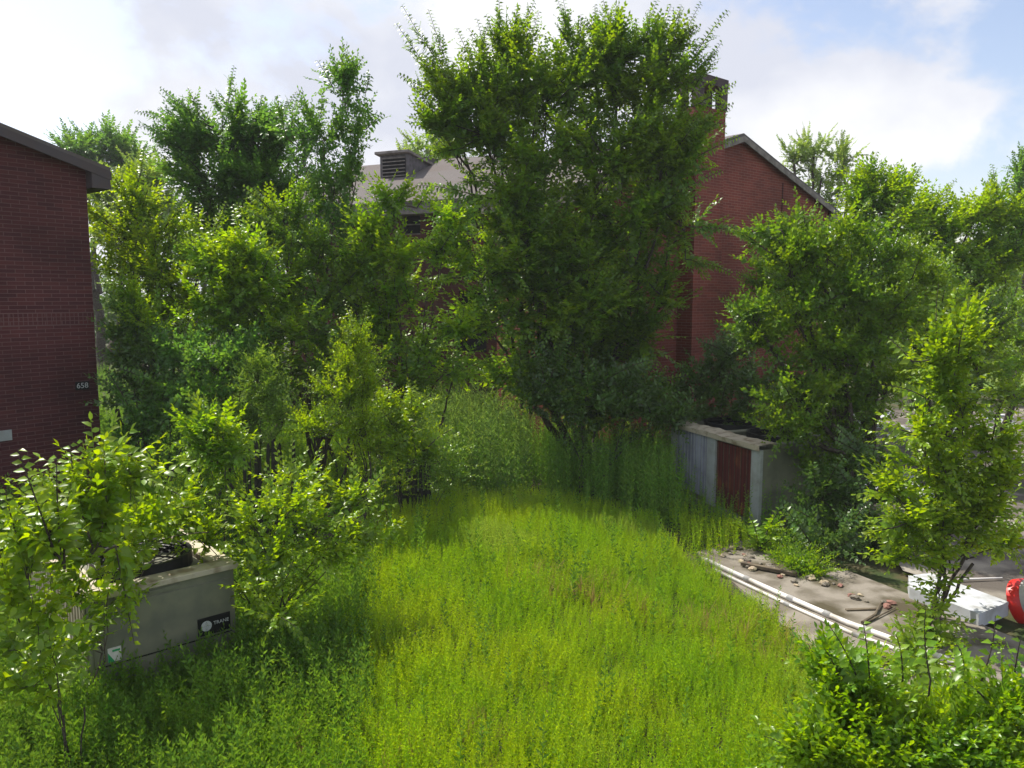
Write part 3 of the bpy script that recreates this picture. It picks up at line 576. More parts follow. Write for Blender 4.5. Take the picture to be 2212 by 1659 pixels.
def tree(name, label, cat, base, lobes, m, kitp, dens=1., scale=1., trunk_r=.07, bark=None, stems=3, shoots=(), up=.35, group=None, seed=0, bl=1., shootlen=1., skirt=1.0, depth=.8, fork=.35, stemr=None, shootkit=None, nbk=1., wild=None):
    """lobes: (px, py, Y, rx_px, ry_px); the crown is grown on branches that leave the limb ends"""
    rs = np.random.default_rng(seed+100); base = Vector(base); R = empty(name, base, 0, label, cat, group); pos = []; dr = []; sc = []; tb = []; bz = np.array(base)
    cs = []; kitlen = float(np.mean([v[:, 0].max() for v, _ in kitp]))
    for (px, py, Y, rx, ry) in lobes:
        c = np.array(W(px, py, Y)); k = Y/FPX
        if c[2] < ry*k*.7: c = np.array(G(px, py, ry*k*.7)); k = c[1]/FPX
        rr_ = np.array([rx*k, rx*k*depth, ry*k]); cut = .20*scale*kitlen; rr_ = np.maximum(rr_-cut*np.array([1, 1, .9]), rr_*.45); cs.append((c, rr_))
    cen = np.mean([c for c, _ in cs], 0); hgt = cen[2]-bz[2]
    forks = []
    for s in range(stems):
        f = bz + (cen-bz)*fork*rs.uniform(.8, 1.2) + np.append(rs.normal(0, .10*abs(hgt), 2), 0); P, Rr = limb(bz+np.append(rs.normal(0, trunk_r*1.2*(stems > 1), 2), -.1), f, trunk_r*rs.uniform(.75, 1.1), trunk_r*.7, rs, wob=.12); tb.append((P, Rr)); forks.append(f)
    for c, r in cs:
        f = min(forks, key=lambda q: np.linalg.norm((q-c)[:2])+rs.uniform(0, .3)); P, Rr = limb(f, c+np.array([0, 0, -r[2]*.3]), trunk_r*.45, trunk_r*.16, rs, n=11, wob=.16, sag=.05); tb.append((P, Rr))
        for k in range(int(6+9*dens*skirt*np.linalg.norm(P[-1]-P[0])/scale)):
            a = int(rs.integers(2, 11)); d = rs.normal(0, 1, 3); d[2] = abs(d[2])*.4+up*.6; pos.append(P[a]+rs.normal(0, .5*r.mean()*a/11, 3)); dr.append(d); sc.append(scale*rs.uniform(.6, 1.1))
        area = (r[0]*r[2]); nb = max(2, int((21*dens*(area**.8)/bl+6)*nbk+.5))
        for i in range(nb):
            u = rs.normal(0, 1, 3); u /= np.linalg.norm(u); u[2] = u[2]*.85+.15; q = c+u*r*rs.uniform(.72, 1.08); p = P[-1-int(rs.integers(0, 4))]*.5 + (c+rs.normal(0, .22, 3)*r)*.5
            Pb, Rb = limb(p, q, min(.012, trunk_r*.12+.003), .003, rs, n=7, wob=.22, sag=.08); tb.append((Pb, Rb)); ln = np.linalg.norm(q-p); ns = max(5 if nbk == 1 else 3, int(ln*17*dens/scale)); dirb = (q-p)/(ln+1e-6)
            for k in range(ns):
                t = rs.uniform(.12, 1)**.75; x = t*6; a = int(min(5, x)); w_ = Pb[a]+(Pb[a+1]-Pb[a])*(x-a); d = dirb*rs.uniform(.2, 1.0)+rs.normal(0, .62, 3); d[2] += up
                pos.append(w_); dr.append(d); sc.append(scale*rs.uniform(.65, 1.2))
            pos.append(q); dr.append(dirb+np.array([0, 0, up])); sc.append(scale*1.15)
    V, T = scatter(kitp, pos, dr, np.array(sc), rs=rs); Vs = [V]; Ts = [T]; off = len(V)
    shoots = list(shoots)
    for c, r in cs:
        for k in range(wild if wild is not None else (3 if 12 < base.y < 21.5 and m not in (L_pale, L_gold) else 0)):
            u = rs.normal(0, 1, 3); u /= np.linalg.norm(u); u[2] = abs(u[2])*.8+.25; u[1] = -abs(u[1])*.6; p = c+u*r*.7; q = c+u*r*1.0+(u+np.array([rs.normal(0, .3), 0, .25]))*rs.uniform(.35, .75)*(1 if scale > .9 else .7); shoots.append((p, q))
    if shoots:
        sp = []; sdv = []; ss = []
        for sh in shoots:
            if len(sh) == 2: p, q = sh
            else: (x0, y0, x1, y1, Y) = sh; p = np.array(W(x0, y0, Y)); q = np.array(W(x1, y1, Y+rs.uniform(-.3, .3)))

            ctrl = (p+q)/2 + np.array([rs.uniform(-.1, .1), 0, .08])*np.linalg.norm(q-p)
            tt = np.linspace(0, 1, 9)[:, None]; C = (1-tt)**2*p+2*tt*(1-tt)*ctrl+tt*tt*q; tb.append((C, np.linspace(.011, .003, 9)*min(1, shootlen)))
            ll = np.linalg.norm(q-p); nn = max(6, int(ll*27)); 
            kk = shootkit or K_shoot; near = min(cs, key=lambda q_: np.linalg.norm(q_[0]-p))[0]; tb.append(limb(near, p, .012*min(1, shootlen), .011*min(1, shootlen), rs, n=5, wob=.1))
            # continuous leafy shoot: single leaves as tiny sprigs
            for k in range(nn):
                t = (k+.5)/nn; w_ = (1-t)**2*p+2*t*(1-t)*ctrl+t*t*q; d = 2*(1-t)*(ctrl-p)+2*t*(q-ctrl); d /= np.linalg.norm(d); side = np.cross(d, (0, -1, .25)); side /= np.linalg.norm(side); sg = 1 if k % 2 else -1
                sp.append(w_); sdv.append(d*.45+side*sg*1.0+np.array([0, 0, -.25])); ss.append((1.25-.75*t)*rs.uniform(.85, 1.15)*shootlen)
                if t < .7 and rs.random() < .6: pos2 = w_; sp.append(w_); sdv.append(d*.8+rs.normal(0, .5, 3)); ss.append(-(1-t)*shootlen)
        sp = np.array(sp); sdv = np.array(sdv); ss = np.array(ss); lf = [tuple(map(np.array, leaf(.135, .085, dd, .15, 'fold'))) for dd in (.1, .25, .4)]
        a = ss > 0
        v2, t2 = scatter(lf, sp[a], sdv[a], ss[a], up=(0, -.6, .8), rs=rs); Vs.append(v2); Ts.append(t2+off); off += len(v2)
        if (~a).any(): v2, t2 = scatter(kk if shootkit else K_elm, sp[~a], sdv[~a], -ss[~a], rs=rs); Vs.append(v2); Ts.append(t2+off); off += len(v2)
    trimesh('crown', np.vstack(Vs), np.vstack(Ts), m, R)
    tv, tt_ = tubes(tb, 7 if trunk_r > .05 else 5); trimesh('trunk', tv, tt_, bark or M_bark, R, smooth=True)
    return R
def gp(x, Y): r = ray(x, 640); return Vector((r.x/r.y*Y, Y, -.02))
STATS = {}
# ------------------------------------------------------------------ trees
tree('elm_tree', 'large multi-stemmed elm in front of the chimney with long arching shoots above the roofline', 'tree', gp(1285, 16.8),
     [(1180, 200, 16.6, 120, 95), (1330, 180, 16.8, 110, 90), (1070, 240, 16.2, 90, 65), (1415, 220, 16.5, 70, 80), (1480, 320, 16.3, 35, 35), (1460, 360, 16.3, 45, 40), (1150, 340, 16.0, 100, 75), (1300, 330, 16.0, 140, 95), (1430, 340, 16.3, 100, 80), (1120, 440, 15.8, 60, 50),
      (1200, 470, 16.2, 130, 85), (1340, 480, 16.5, 130, 90), (1120, 510, 15.7, 75, 50), (1150, 610, 16.2, 110, 80), (1290, 630, 16.8, 120, 90), (1040, 590, 15.4, 90, 45), (1200, 740, 16.3, 110, 80), (1310, 770, 17.0, 110, 80), (1470, 490, 16.8, 60, 60), (1060, 700, 15.4, 80, 55), (1430, 640, 16.6, 60, 60), (1120, 820, 15.8, 80, 40), (1230, 840, 16, 110, 45), (1340, 850, 16.4, 90, 50), (1180, 870, 15.6, 80, 30), (1290, 900, 15.6, 90, 30), (1240, 680, 15.9, 120, 70), (1380, 720, 16.6, 60, 60), (1250, 560, 16, 120, 70), (1330, 120, 16.6, 50, 50), (1110, 120, 16.4, 40, 50), (1430, 120, 16.6, 45, 50), (985, 235, 16.0, 55, 40), (950, 275, 15.9, 50, 18), (1040, 200, 16.1, 50, 50), (1040, 290, 16, 50, 30)],
     L_elm, K_elm, dens=.85, wild=4, trunk_r=.10, stems=5, seed=1, fork=.25, up=.4,
     shoots=[(1000, 210, 868, 10, 16), (985, 190, 925, 20, 16), (960, 200, 855, 50, 15.8), (1010, 280, 885, 250, 15.8), (1000, 320, 905, 345, 15.8), (1060, 390, 985, 400, 15.8), (1080, 430, 960, 440, 15.5), (980, 240, 890, 110, 16), (960, 280, 880, 170, 16), (1090, 150, 1078, -20, 16.4), (1100, 140, 1120, 10, 16.4), (1080, 140, 1050, 30, 16.4), (1070, 150, 1010, 60, 16.3), (1130, 130, 1140, 50, 16.4), (1250, 150, 1215, -10, 16.6), (1235, 110, 1205, 0, 16.5), (1260, 130, 1255, 30, 16.5),
             (1340, 130, 1320, 30, 16.6), (1390, 140, 1420, 0, 16.6), (1420, 150, 1450, 10, 16.6), (1440, 150, 1470, 20, 16.5), (1450, 160, 1515, 5, 16.4), (1470, 180, 1575, 22, 16.3), (1480, 200, 1545, 110, 16.3), (1500, 230, 1590, 180, 16.2), (1510, 280, 1585, 225, 16.2), (1490, 210, 1560, 90, 16.3), (1370, 140, 1375, 40, 16.6), (1150, 130, 1165, 25, 16.4), (1290, 120, 1285, 10, 16.6), (1040, 190, 985, 60, 16), (1020, 230, 930, 130, 15.9), (1060, 180, 1030, 40, 16.1), (1430, 130, 1400, 20, 16.5), (1460, 170, 1500, 50, 16.4), (1480, 260, 1570, 270, 16.2), (1350, 130, 1345, 15, 16.6), (1205, 110, 1230, 25, 16.5), (1000, 300, 885, 270, 15.8), (1500, 490, 1620, 510, 16.3), (1480, 560, 1580, 590, 16.3), (1020, 420, 900, 400, 15.3), (1010, 520, 870, 560, 15.2), (990, 600, 880, 620, 15.2), (1000, 690, 930, 760, 15)])
tree('spreading_tree', 'dark spreading tree with pointed shoots reaching left, left of the thin tall one', 'tree', gp(520, 18.5),
     [(480, 290, 18.4, 100, 60), (400, 320, 18.2, 60, 40), (560, 330, 18.6, 90, 70), (450, 390, 18.2, 90, 50), (560, 420, 18.4, 100, 70), (500, 500, 18.5, 110, 70), (590, 520, 18.6, 100, 70), (460, 560, 18.8, 80, 60)], L_cool, K_elm, dens=1.15, trunk_r=.10, seed=2,
     shoots=[(430, 260, 345, 190, 18), (420, 300, 300, 272, 18), (430, 250, 405, 190, 18), (480, 250, 460, 215, 18.3), (510, 260, 525, 205, 18.3), (560, 280, 565, 205, 18.3), (540, 280, 600, 230, 18.3), (390, 320, 325, 300, 18), (600, 280, 640, 200, 18.4)])
tree('slender_tree', 'thin tall see-through tree with upright stems before the brown building', 'tree', gp(730, 16),
     [(740, 190, 16, 38, 60), (700, 270, 16, 55, 60), (765, 280, 16, 40, 60), (650, 320, 16.2, 60, 50), (720, 370, 16, 60, 60), (760, 370, 15.9, 25, 40), (680, 430, 16.1, 60, 60), (740, 480, 16, 60, 60)], L_cool, K_small, dens=.7, wild=0, scale=1.25, trunk_r=.05, stems=5, seed=3, fork=.3,
     shoots=[(720, 190, 685, 130, 16), (750, 180, 785, 125, 16), (740, 200, 740, 120, 16), (790, 280, 828, 245, 16), (620, 300, 600, 205, 16), (630, 290, 640, 215, 16), (790, 200, 800, 160, 16)], bark=M_barkl)
tree('leafy_tree', 'green tree spreading below and around the slender tall one', 'tree', gp(660, 15.2),
     [(620, 600, 15, 90, 60), (700, 560, 15.2, 90, 60), (690, 660, 15, 100, 60), (770, 640, 15.2, 60, 60), (560, 680, 14.8, 70, 50), (800, 560, 15.3, 50, 60), (620, 480, 15.3, 70, 50), (790, 720, 15.4, 60, 50)], L_elm, K_mid, dens=1.0, scale=1.1, trunk_r=.06, seed=4)
tree('arching_tree', 'tree with long drooping green boughs across the front of the brown building', 'tree', gp(880, 14.9),
     [(800, 500, 15, 45, 30), (850, 440, 15.1, 35, 16), (850, 560, 15, 60, 30), (790, 560, 15, 50, 40), (945, 540, 15, 40, 14), (880, 640, 15.2, 60, 45), (985, 470, 15, 45, 14), (840, 690, 15.3, 60, 50), (900, 750, 15.5, 80, 40), (1010, 720, 15, 60, 25), (960, 800, 15, 90, 35)], L_brt, K_elm, dens=.72, wild=1, scale=.9, trunk_r=.045, stems=4, seed=5, up=.1,
     shoots=[(830, 430, 885, 395, 15), (900, 450, 935, 400, 15), (880, 545, 965, 510, 15), (870, 580, 900, 570, 15), (1000, 700, 930, 720, 14.8), (820, 470, 800, 400, 15)])
tree('yellow_green_tree', 'bright yellow-green young tree right beside the left brick wall', 'tree', gp(300, 15.4),
     [(290, 450, 15.5, 50, 40), (255, 500, 15.4, 50, 50), (330, 520, 15.3, 80, 50), (280, 590, 15.3, 65, 60), (370, 600, 15, 80, 50), (430, 560, 15.2, 50, 35), (300, 680, 15.2, 90, 50), (410, 660, 14.8, 80, 40)], L_yel, K_mid, dens=1.05, wild=2, scale=1.2, trunk_r=.06, seed=6,
     shoots=[(290, 440, 285, 405, 15.4), (310, 440, 325, 400, 15.4), (380, 570, 470, 565, 15), (400, 540, 480, 520, 15.1), (260, 460, 245, 420, 15.4)])
tree('broadleaf_sapling', 'broad-leaved bright sapling leaning right below the dark spreading tree', 'tree', gp(520, 14.2),
     [(520, 600, 14.2, 60, 40), (470, 590, 14.2, 50, 30), (540, 560, 14.3, 40, 25), (560, 630, 14.2, 50, 35), (480, 660, 14.2, 60, 35)], L_brt, K_big, dens=.8, trunk_r=.035, seed=7, shoots=[(500, 570, 465, 530, 14.2), (530, 570, 500, 535, 14.2)])
tree('wall_side_tree', 'small dark-trunked tree standing close to the corner of the left building', 'tree', gp(252, 13.9),
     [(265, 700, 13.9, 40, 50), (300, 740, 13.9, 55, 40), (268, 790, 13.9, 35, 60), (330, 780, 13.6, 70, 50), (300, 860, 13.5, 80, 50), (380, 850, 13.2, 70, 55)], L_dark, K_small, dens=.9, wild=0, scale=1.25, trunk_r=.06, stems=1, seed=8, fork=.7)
# far trees
tree('far_tree', 'distant dark rounded tree above the eave of the left building', 'tree', gp(220, 42), [(215, 330, 42, 80, 50), (260, 350, 42, 50, 35), (170, 320, 42, 40, 25), (300, 380, 42, 40, 40)], L_cool, K_far, dens=.6, scale=1.0, trunk_r=.3, seed=9, bl=1.6, group='trees standing far behind the buildings')
tree('far_tree', 'distant lighter tree between the left building and the dark spreading tree', 'tree', gp(300, 30), [(240, 420, 30, 55, 45), (310, 400, 30, 55, 55), (270, 500, 30, 80, 60), (350, 450, 30, 35, 45)], L_far, K_far, dens=.8, scale=.8, trunk_r=.22, seed=10, bl=1.5, group='trees standing far behind the buildings')
tree('far_tree', 'pale distant tree showing over the ridge of the grey roof', 'tree', gp(930, 48), [(930, 315, 48, 60, 28), (980, 300, 48, 50, 30), (880, 335, 48, 40, 18), (960, 350, 48, 80, 25)], L_far, K_far, dens=.36, scale=1.0, trunk_r=.3, seed=11, bl=1.6, group='trees standing far behind the buildings')
tree('far_tree', 'pale round tree behind the sloping right end of the red gable roof', 'tree', gp(1765, 33), [(1760, 320, 33, 65, 35), (1715, 335, 33, 40, 25), (1820, 335, 33, 40, 25), (1775, 375, 33, 55, 35), (1790, 430, 33, 50, 40)], L_far, K_far, dens=.36, scale=.62, trunk_r=.25, seed=12, bl=1.2, stems=2, group='trees standing far behind the buildings')
tree('far_tree', 'bluish tree at the far right edge rising above the others', 'tree', gp(2210, 30), [(2210, 400, 30, 40, 60), (2230, 350, 30, 30, 40), (2200, 470, 30, 60, 40)], L_cool, K_far, dens=.4, scale=.6, trunk_r=.2, seed=13, bl=1.3, group='trees standing far behind the buildings')
# right-hand mass
tree('broad_tree', 'broad dark-centred tree over the grey condenser unit, hiding the gable corner', 'tree', gp(1855, 13.6),
     [(1760, 520, 13.6, 110, 60), (1880, 560, 13.8, 100, 60), (1700, 560, 13.5, 80, 60), (1800, 640, 13.5, 120, 60), (1720, 680, 13.2, 80, 50), (1900, 700, 13.5, 100, 60), (1640, 720, 13.4, 60, 45), (1820, 770, 13.3, 120, 60), (1960, 620, 13.8, 70, 70), (1720, 860, 13.0, 90, 55), (1820, 900, 13.3, 90, 60), (1920, 830, 13.4, 80, 50), (1620, 690, 13.4, 40, 30), (1690, 930, 12.9, 55, 35), (1790, 1010, 13.2, 60, 30)],
     L_elm, K_small, dens=1.5, wild=1, scale=1.25, trunk_r=.13, stems=2, seed=14, shoots=[(1680, 510, 1590, 500, 13.5), (1700, 900, 1620, 870, 12.8), (1690, 500, 1665, 490, 13.5), (1740, 490, 1735, 455, 13.5)])
tree('hedge_tree', 'fresh green tree top standing just right of the gable end', 'tree', gp(1900, 19), [(1890, 430, 19, 60, 40), (1860, 450, 19, 35, 30), (1940, 430, 19, 50, 40), (1900, 500, 19, 90, 45), (1870, 400, 19, 30, 22), (1830, 600, 19, 120, 80), (1700, 640, 19, 90, 70)], L_brt, K_elmf, dens=.85, scale=.9, trunk_r=.12, seed=15, shoots=[(1900, 400, 1910, 350, 19), (1860, 400, 1845, 370, 19), (1950, 410, 1975, 375, 19), (1880, 390, 1880, 355, 19)], group='row of bushy trees on the right')
tree('hedge_tree', 'bushy tree left of the right frame edge, under the sky', 'tree', gp(2060, 20), [(2030, 500, 20, 70, 50), (2100, 480, 20, 60, 40), (2060, 570, 20, 100, 60), (1990, 470, 20, 40, 35), (2160, 470, 20, 50, 45), (2150, 560, 20, 60, 50), (1980, 600, 20, 80, 60), (2100, 620, 20, 80, 40), (2180, 560, 20, 60, 40), (2020, 660, 19, 80, 50), (2200, 510, 20, 50, 50)], L_brt, K_elmf, dens=.9, scale=.95, trunk_r=.12, seed=16, shoots=[(2000, 460, 2010, 420, 20), (2070, 470, 2075, 425, 20), (2140, 450, 2160, 400, 20)], group='row of bushy trees on the right')
tree('hedge_tree', 'dark bushy tree behind the parking lot, right of the broad one', 'tree', gp(2050, 17), [(2040, 680, 17, 90, 60), (1980, 740, 17, 80, 60), (2110, 740, 17, 80, 50), (2060, 810, 17, 110, 50), (1960, 830, 17, 80, 40), (1960, 640, 17, 60, 50), (2180, 690, 18, 40, 25)], L_elm, K_small, dens=.95, scale=1.7, trunk_r=.10, seed=17, group='row of bushy trees on the right')
tree('hedge_tree', 'low yellowish bushy tree at the right frame edge before the meadow', 'tree', gp(2190, 22), [(2200, 560, 22, 50, 40), (2170, 800, 20, 70, 50), (2210, 740, 22, 50, 40), (2190, 860, 19, 60, 35)], L_brt, K_elmf, dens=.8, scale=.9, trunk_r=.08, seed=18, group='row of bushy trees on the right')
for i, (px, y, rx, ry, Y, lab) in enumerate(((2080, 620, 150, 40, 62, 'dark tree far across the meadow, behind the bushy trees'), (2230, 600, 90, 40, 80, 'tree at the far side of the meadow by the right edge'), (430, 520, 90, 60, 45, 'dark tree far behind the spreading tree'), (600, 470, 120, 60, 50, 'dark tree far behind the slender tree'))):
    tree('far_tree', lab, 'tree', gp(px, Y), [(px, y, Y, rx, ry), (px-rx*.6, y+10, Y, rx*.6, ry*.8), (px+rx*.6, y+12, Y, rx*.6, ry*.8)], L_dark, K_far, dens=.25, scale=1.5, trunk_r=.3, seed=30+i, bl=2.5, group='trees standing far behind the buildings')
tree('sapling', 'slim sapling with several thin trunks beside the white foam slab', 'tree', gp(2055, 9.4),
     [(2020, 780, 9.2, 40, 40), (2080, 740, 9.3, 35, 40), (1990, 940, 9.1, 60, 40), (2070, 860, 9.3, 70, 60), (2140, 960, 9.3, 60, 45), (2040, 1020, 9.2, 80, 55), (1960, 1130, 8.9, 60, 35), (1960, 1200, 8.9, 60, 35), (2050, 1150, 9.2, 80, 50), (2140, 1120, 9.3, 60, 45), (2180, 1040, 9.2, 50, 50), (2000, 1370, 8.9, 50, 30), (2170, 1180, 9.6, 50, 30), (1930, 1060, 9.1, 40, 30), (2100, 1080, 9.4, 60, 40), (1990, 1440, 8.3, 50, 20)],
     L_yel, K_mid, dens=1.5, scale=1.2, trunk_r=.026, stems=5, seed=19, bark=M_bark, fork=.42, shootlen=.75,
     shoots=[(2030, 780, 2028, 612, 9.1), (2070, 770, 2090, 680, 9.1), (1970, 780, 1920, 730, 9.0), (2000, 860, 1900, 830, 8.9), (2110, 800, 2130, 730, 9.1), (1930, 1140, 1860, 1162, 8.7), (2150, 900, 2170, 860, 9.1), (1950, 930, 1900, 910, 8.9)], shootkit=K_mid)
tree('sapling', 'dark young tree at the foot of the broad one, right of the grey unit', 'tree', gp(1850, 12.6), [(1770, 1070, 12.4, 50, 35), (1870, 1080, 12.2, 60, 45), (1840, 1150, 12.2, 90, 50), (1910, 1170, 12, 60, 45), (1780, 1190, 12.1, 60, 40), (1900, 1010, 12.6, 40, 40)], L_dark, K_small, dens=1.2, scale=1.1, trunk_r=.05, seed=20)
tree('bush', 'sunlit low bush growing from the concrete near the pipes', 'bush', gp(1725, 11.6), [(1730, 1220, 11.6, 40, 30), (1700, 1200, 11.6, 28, 25), (1760, 1235, 11.5, 25, 22)], L_brt, K_tiny, dens=2.2, scale=.7, trunk_r=.015, seed=21, bl=.5)
tree('bush', 'small bush at the near corner of the grey unit', 'bush', gp(1648, 12.3), [(1655, 1175, 12.2, 22, 20), (1640, 1185, 12.2, 18, 18)], L_brt, K_tiny, dens=2.0, scale=.6, trunk_r=.012, seed=22, bl=.5)
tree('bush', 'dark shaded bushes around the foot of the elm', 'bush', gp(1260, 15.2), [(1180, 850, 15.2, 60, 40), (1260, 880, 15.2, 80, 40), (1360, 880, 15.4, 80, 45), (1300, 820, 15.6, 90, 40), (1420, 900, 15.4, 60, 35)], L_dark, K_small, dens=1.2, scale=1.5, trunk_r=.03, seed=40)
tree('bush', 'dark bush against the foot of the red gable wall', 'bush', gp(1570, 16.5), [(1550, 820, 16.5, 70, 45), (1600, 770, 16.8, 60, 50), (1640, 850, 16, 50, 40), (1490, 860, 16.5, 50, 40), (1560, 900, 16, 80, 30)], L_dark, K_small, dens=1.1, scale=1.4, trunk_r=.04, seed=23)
tree('foreground_bush', 'big leafy bush filling the lower right corner', 'bush', gp(1990, 4.9),
     [(1850, 1510, 5.0, 80, 50), (1990, 1585, 5.0, 110, 60), (2120, 1565, 5.0, 100, 50), (1830, 1570, 4.9, 110, 70), (1960, 1620, 4.8, 130, 70), (2100, 1620, 4.8, 130, 80), (2200, 1560, 4.8, 80, 80), (1760, 1640, 4.7, 90, 60), (1900, 1680, 4.6, 130, 70), (2080, 1690, 4.6, 130, 70), (1800, 1470, 5.0, 30, 30)],
     L_brt, K_mid, dens=2.9, scale=.85, trunk_r=.016, stems=7, seed=24, bl=.4, up=.6, shootlen=.62, shootkit=K_mid,
     shoots=[(1880, 1480, 1865, 1345, 4.9), (1850, 1460, 1790, 1350, 4.9), (2010, 1470, 2000, 1315, 4.9), (2120, 1470, 2150, 1330, 4.9), (2080, 1470, 2065, 1390, 4.9), (1950, 1470, 1935, 1370, 4.9), (2190, 1470, 2205, 1380, 4.9), (1790, 1500, 1745, 1390, 4.9), (1740, 1640, 1650, 1590, 4.7), (1820, 1480, 1780, 1400, 4.9)])
# left middle bushes
tree('bush', 'mid-green thicket bush filling the gap below the slender tree', 'bush', gp(680, 14.2), [(640, 720, 14.2, 90, 50), (720, 760, 14.2, 70, 45), (560, 730, 14.4, 70, 40), (800, 800, 14.3, 70, 45), (650, 800, 14, 80, 40), (880, 830, 14.4, 60, 35)], L_elm, K_elm, dens=.75, scale=.8, wild=1, trunk_r=.04, seed=41)
tree('bush', 'mixed green bush on the slope between the yellow-green tree and the pale bush', 'bush', gp(380, 14), [(330, 700, 14, 80, 45), (430, 720, 14, 80, 40), (500, 690, 14.2, 60, 40), (290, 640, 14.2, 50, 50)], L_brt, K_mid, dens=.8, wild=0, scale=1.1, trunk_r=.04, seed=42)
tree('bush', 'pale silvery-green bush above the dark picket fence', 'bush', gp(575, 12.9), [(570, 850, 12.8, 55, 50), (600, 900, 12.7, 45, 40), (530, 900, 12.8, 50, 40), (560, 800, 12.9, 35, 30)], L_pale, K_long, dens=1.7, scale=.85, trunk_r=.03, seed=25)
tree('bush', 'tall narrow yellow-green sapling in the middle of the thicket', 'bush', gp(745, 12.2), [(770, 750, 12.2, 28, 35), (750, 800, 12.2, 55, 35), (730, 860, 12.1, 60, 40), (700, 920, 12.0, 60, 40), (790, 850, 12.2, 35, 40), (770, 930, 12.1, 50, 45)], L_yel, K_tiny, dens=1.7, scale=.85, trunk_r=.03, seed=26, up=.9, shoots=[(770, 750, 772, 705, 12.2), (700, 850, 665, 790, 12), (810, 830, 826, 790, 12.2)], shootlen=.5)
tree('bush', 'dark glossy bush beneath the small tree by the left building', 'bush', gp(400, 12.8), [(365, 900, 12.8, 75, 50), (430, 870, 12.9, 70, 60), (470, 800, 13.2, 80, 50), (400, 780, 13.3, 70, 40), (300, 930, 12.8, 60, 40), (540, 760, 13.6, 80, 30)], L_cool, K_small, dens=1.2, wild=1, scale=1.3, trunk_r=.035, seed=27)
tree('bush', 'tangled bush right of the yellow-green sapling', 'bush', gp(860, 12.6), [(850, 930, 12.6, 45, 40), (900, 980, 12.4, 50, 35), (880, 900, 12.7, 35, 30), (820, 980, 12.3, 40, 35)], L_yel, K_tiny, dens=1.5, scale=.9, trunk_r=.02, seed=28, group='bushes in the thicket')
tree('bush', 'sage-green low bush just before the tall weed patch', 'bush', gp(960, 12.6), [(940, 990, 12.6, 50, 30), (985, 1020, 12.5, 30, 25)], L_pale, K_tiny, dens=1.8, scale=.9, trunk_r=.015, seed=29, bl=.6)
tree('sapling', 'small broad-leaved sapling left of the picket fence', 'tree', gp(455, 11), [(430, 930, 11, 35, 25), (480, 930, 11, 35, 25), (450, 970, 11, 40, 25), (490, 980, 11, 30, 20)], L_brt, K_big, dens=.9, scale=.7, trunk_r=.02, seed=33)
tree('sapling', 'large-leaved sapling rising beside and over the left condenser unit', 'tree', gp(120, 7.0),
     [(195, 1040, 7.1, 42, 55), (205, 1130, 7.1, 42, 50), (190, 1210, 7.0, 45, 45), (290, 1040, 7.4, 45, 16), (300, 1130, 7.6, 45, 18), (350, 1160, 7.9, 45, 20), (170, 1300, 6.9, 35, 50), (130, 1400, 6.8, 50, 60), (390, 1120, 8.2, 50, 25), (330, 1150, 8.0, 45, 20), (280, 1170, 7.6, 40, 20)],
     L_yel, K_big, dens=.6, scale=.85, nbk=.4, up=.8, skirt=.0, trunk_r=.012, stems=2, seed=34, bl=.75, fork=.45, bark=M_barkl, shootlen=.95, shootkit=K_big,
     shoots=[(200, 1180, 152, 958, 7), (230, 1140, 222, 940, 7.1), (190, 1120, 178, 950, 7), (250, 1020, 400, 1075, 7.4), (250, 975, 330, 1010, 7.3), (330, 1110, 420, 1095, 7.6), (250, 1180, 290, 1390, 6.9), (210, 1180, 250, 1000, 7)])
tree('sapling', 'upright leafy shoots at the left edge in front of the brick wall', 'tree', gp(90, 6.0),
     [(110, 1180, 6, 35, 40), (60, 1230, 5.9, 35, 40), (25, 1300, 5.9, 40, 50), (100, 1330, 5.9, 50, 50), (40, 1400, 5.8, 50, 50), (70, 1480, 5.7, 70, 60)],
     L_yel, K_big, dens=.5, scale=.75, nbk=.35, up=.8, skirt=.0, trunk_r=.010, stems=4, seed=35, bl=.8, fork=.5, shoots=[(120, 1200, 38, 970, 6), (130, 1200, 122, 985, 6), (60, 1220, 12, 1060, 6), (60, 1250, 40, 1080, 5.9), (110, 1180, 80, 1010, 6), (30, 1300, -5, 1180, 5.9), (140, 1230, 150, 1060, 6)], shootlen=.9, shootkit=K_big)
tree('vine_shrub', 'rambling shrub sprawling over the back of the left condenser unit', 'bush', gp(560, 8.4),
     [(540, 1130, 8.2, 60, 40), (440, 1165, 8.1, 50, 18), (600, 1100, 8.4, 80, 40), (680, 1130, 8.6, 70, 40), (600, 1190, 8.2, 70, 40), (700, 1200, 8.4, 70, 40), (760, 1090, 9, 50, 40), (560, 1260, 7.9, 50, 50), (610, 1330, 7.6, 40, 30), (400, 1140, 8.3, 60, 22), (640, 1040, 9, 60, 30), (780, 1170, 8.8, 50, 30)],
     L_yel, K_mid, dens=1.0, scale=1.0, nbk=.9, skirt=.8, trunk_r=.02, stems=5, seed=36, bl=.6, shoots=[(620, 1030, 640, 1010, 9), (790, 1060, 830, 1020, 9), (450, 1150, 330, 1175, 7.6), (600, 1330, 640, 1355, 7.4)], shootlen=.55, shootkit=K_mid)
r_ = np.random.default_rng(404); nf = 5200; xf = r_.uniform(-62, 66, nf); yf = r_.uniform(50, 58, nf); top = 4.2+1.1*np.sin(xf*.35)+.9*np.sin(xf*.9+1)+.6*np.sin(xf*2.1)
zf = top*r_.uniform(.05, 1, nf)**.8; df = np.column_stack([r_.normal(0, .8, nf), r_.normal(-.3, .6, nf), r_.uniform(-.1, 1.2, nf)])
V, T = scatter(K_far, np.column_stack([xf, yf, zf]), df, 2.0, rs=r_); o = trimesh('far_woodland', V, T, L_dark); o['kind'] = 'stuff'; o['label'] = 'low dark woodland closing the view behind everything'
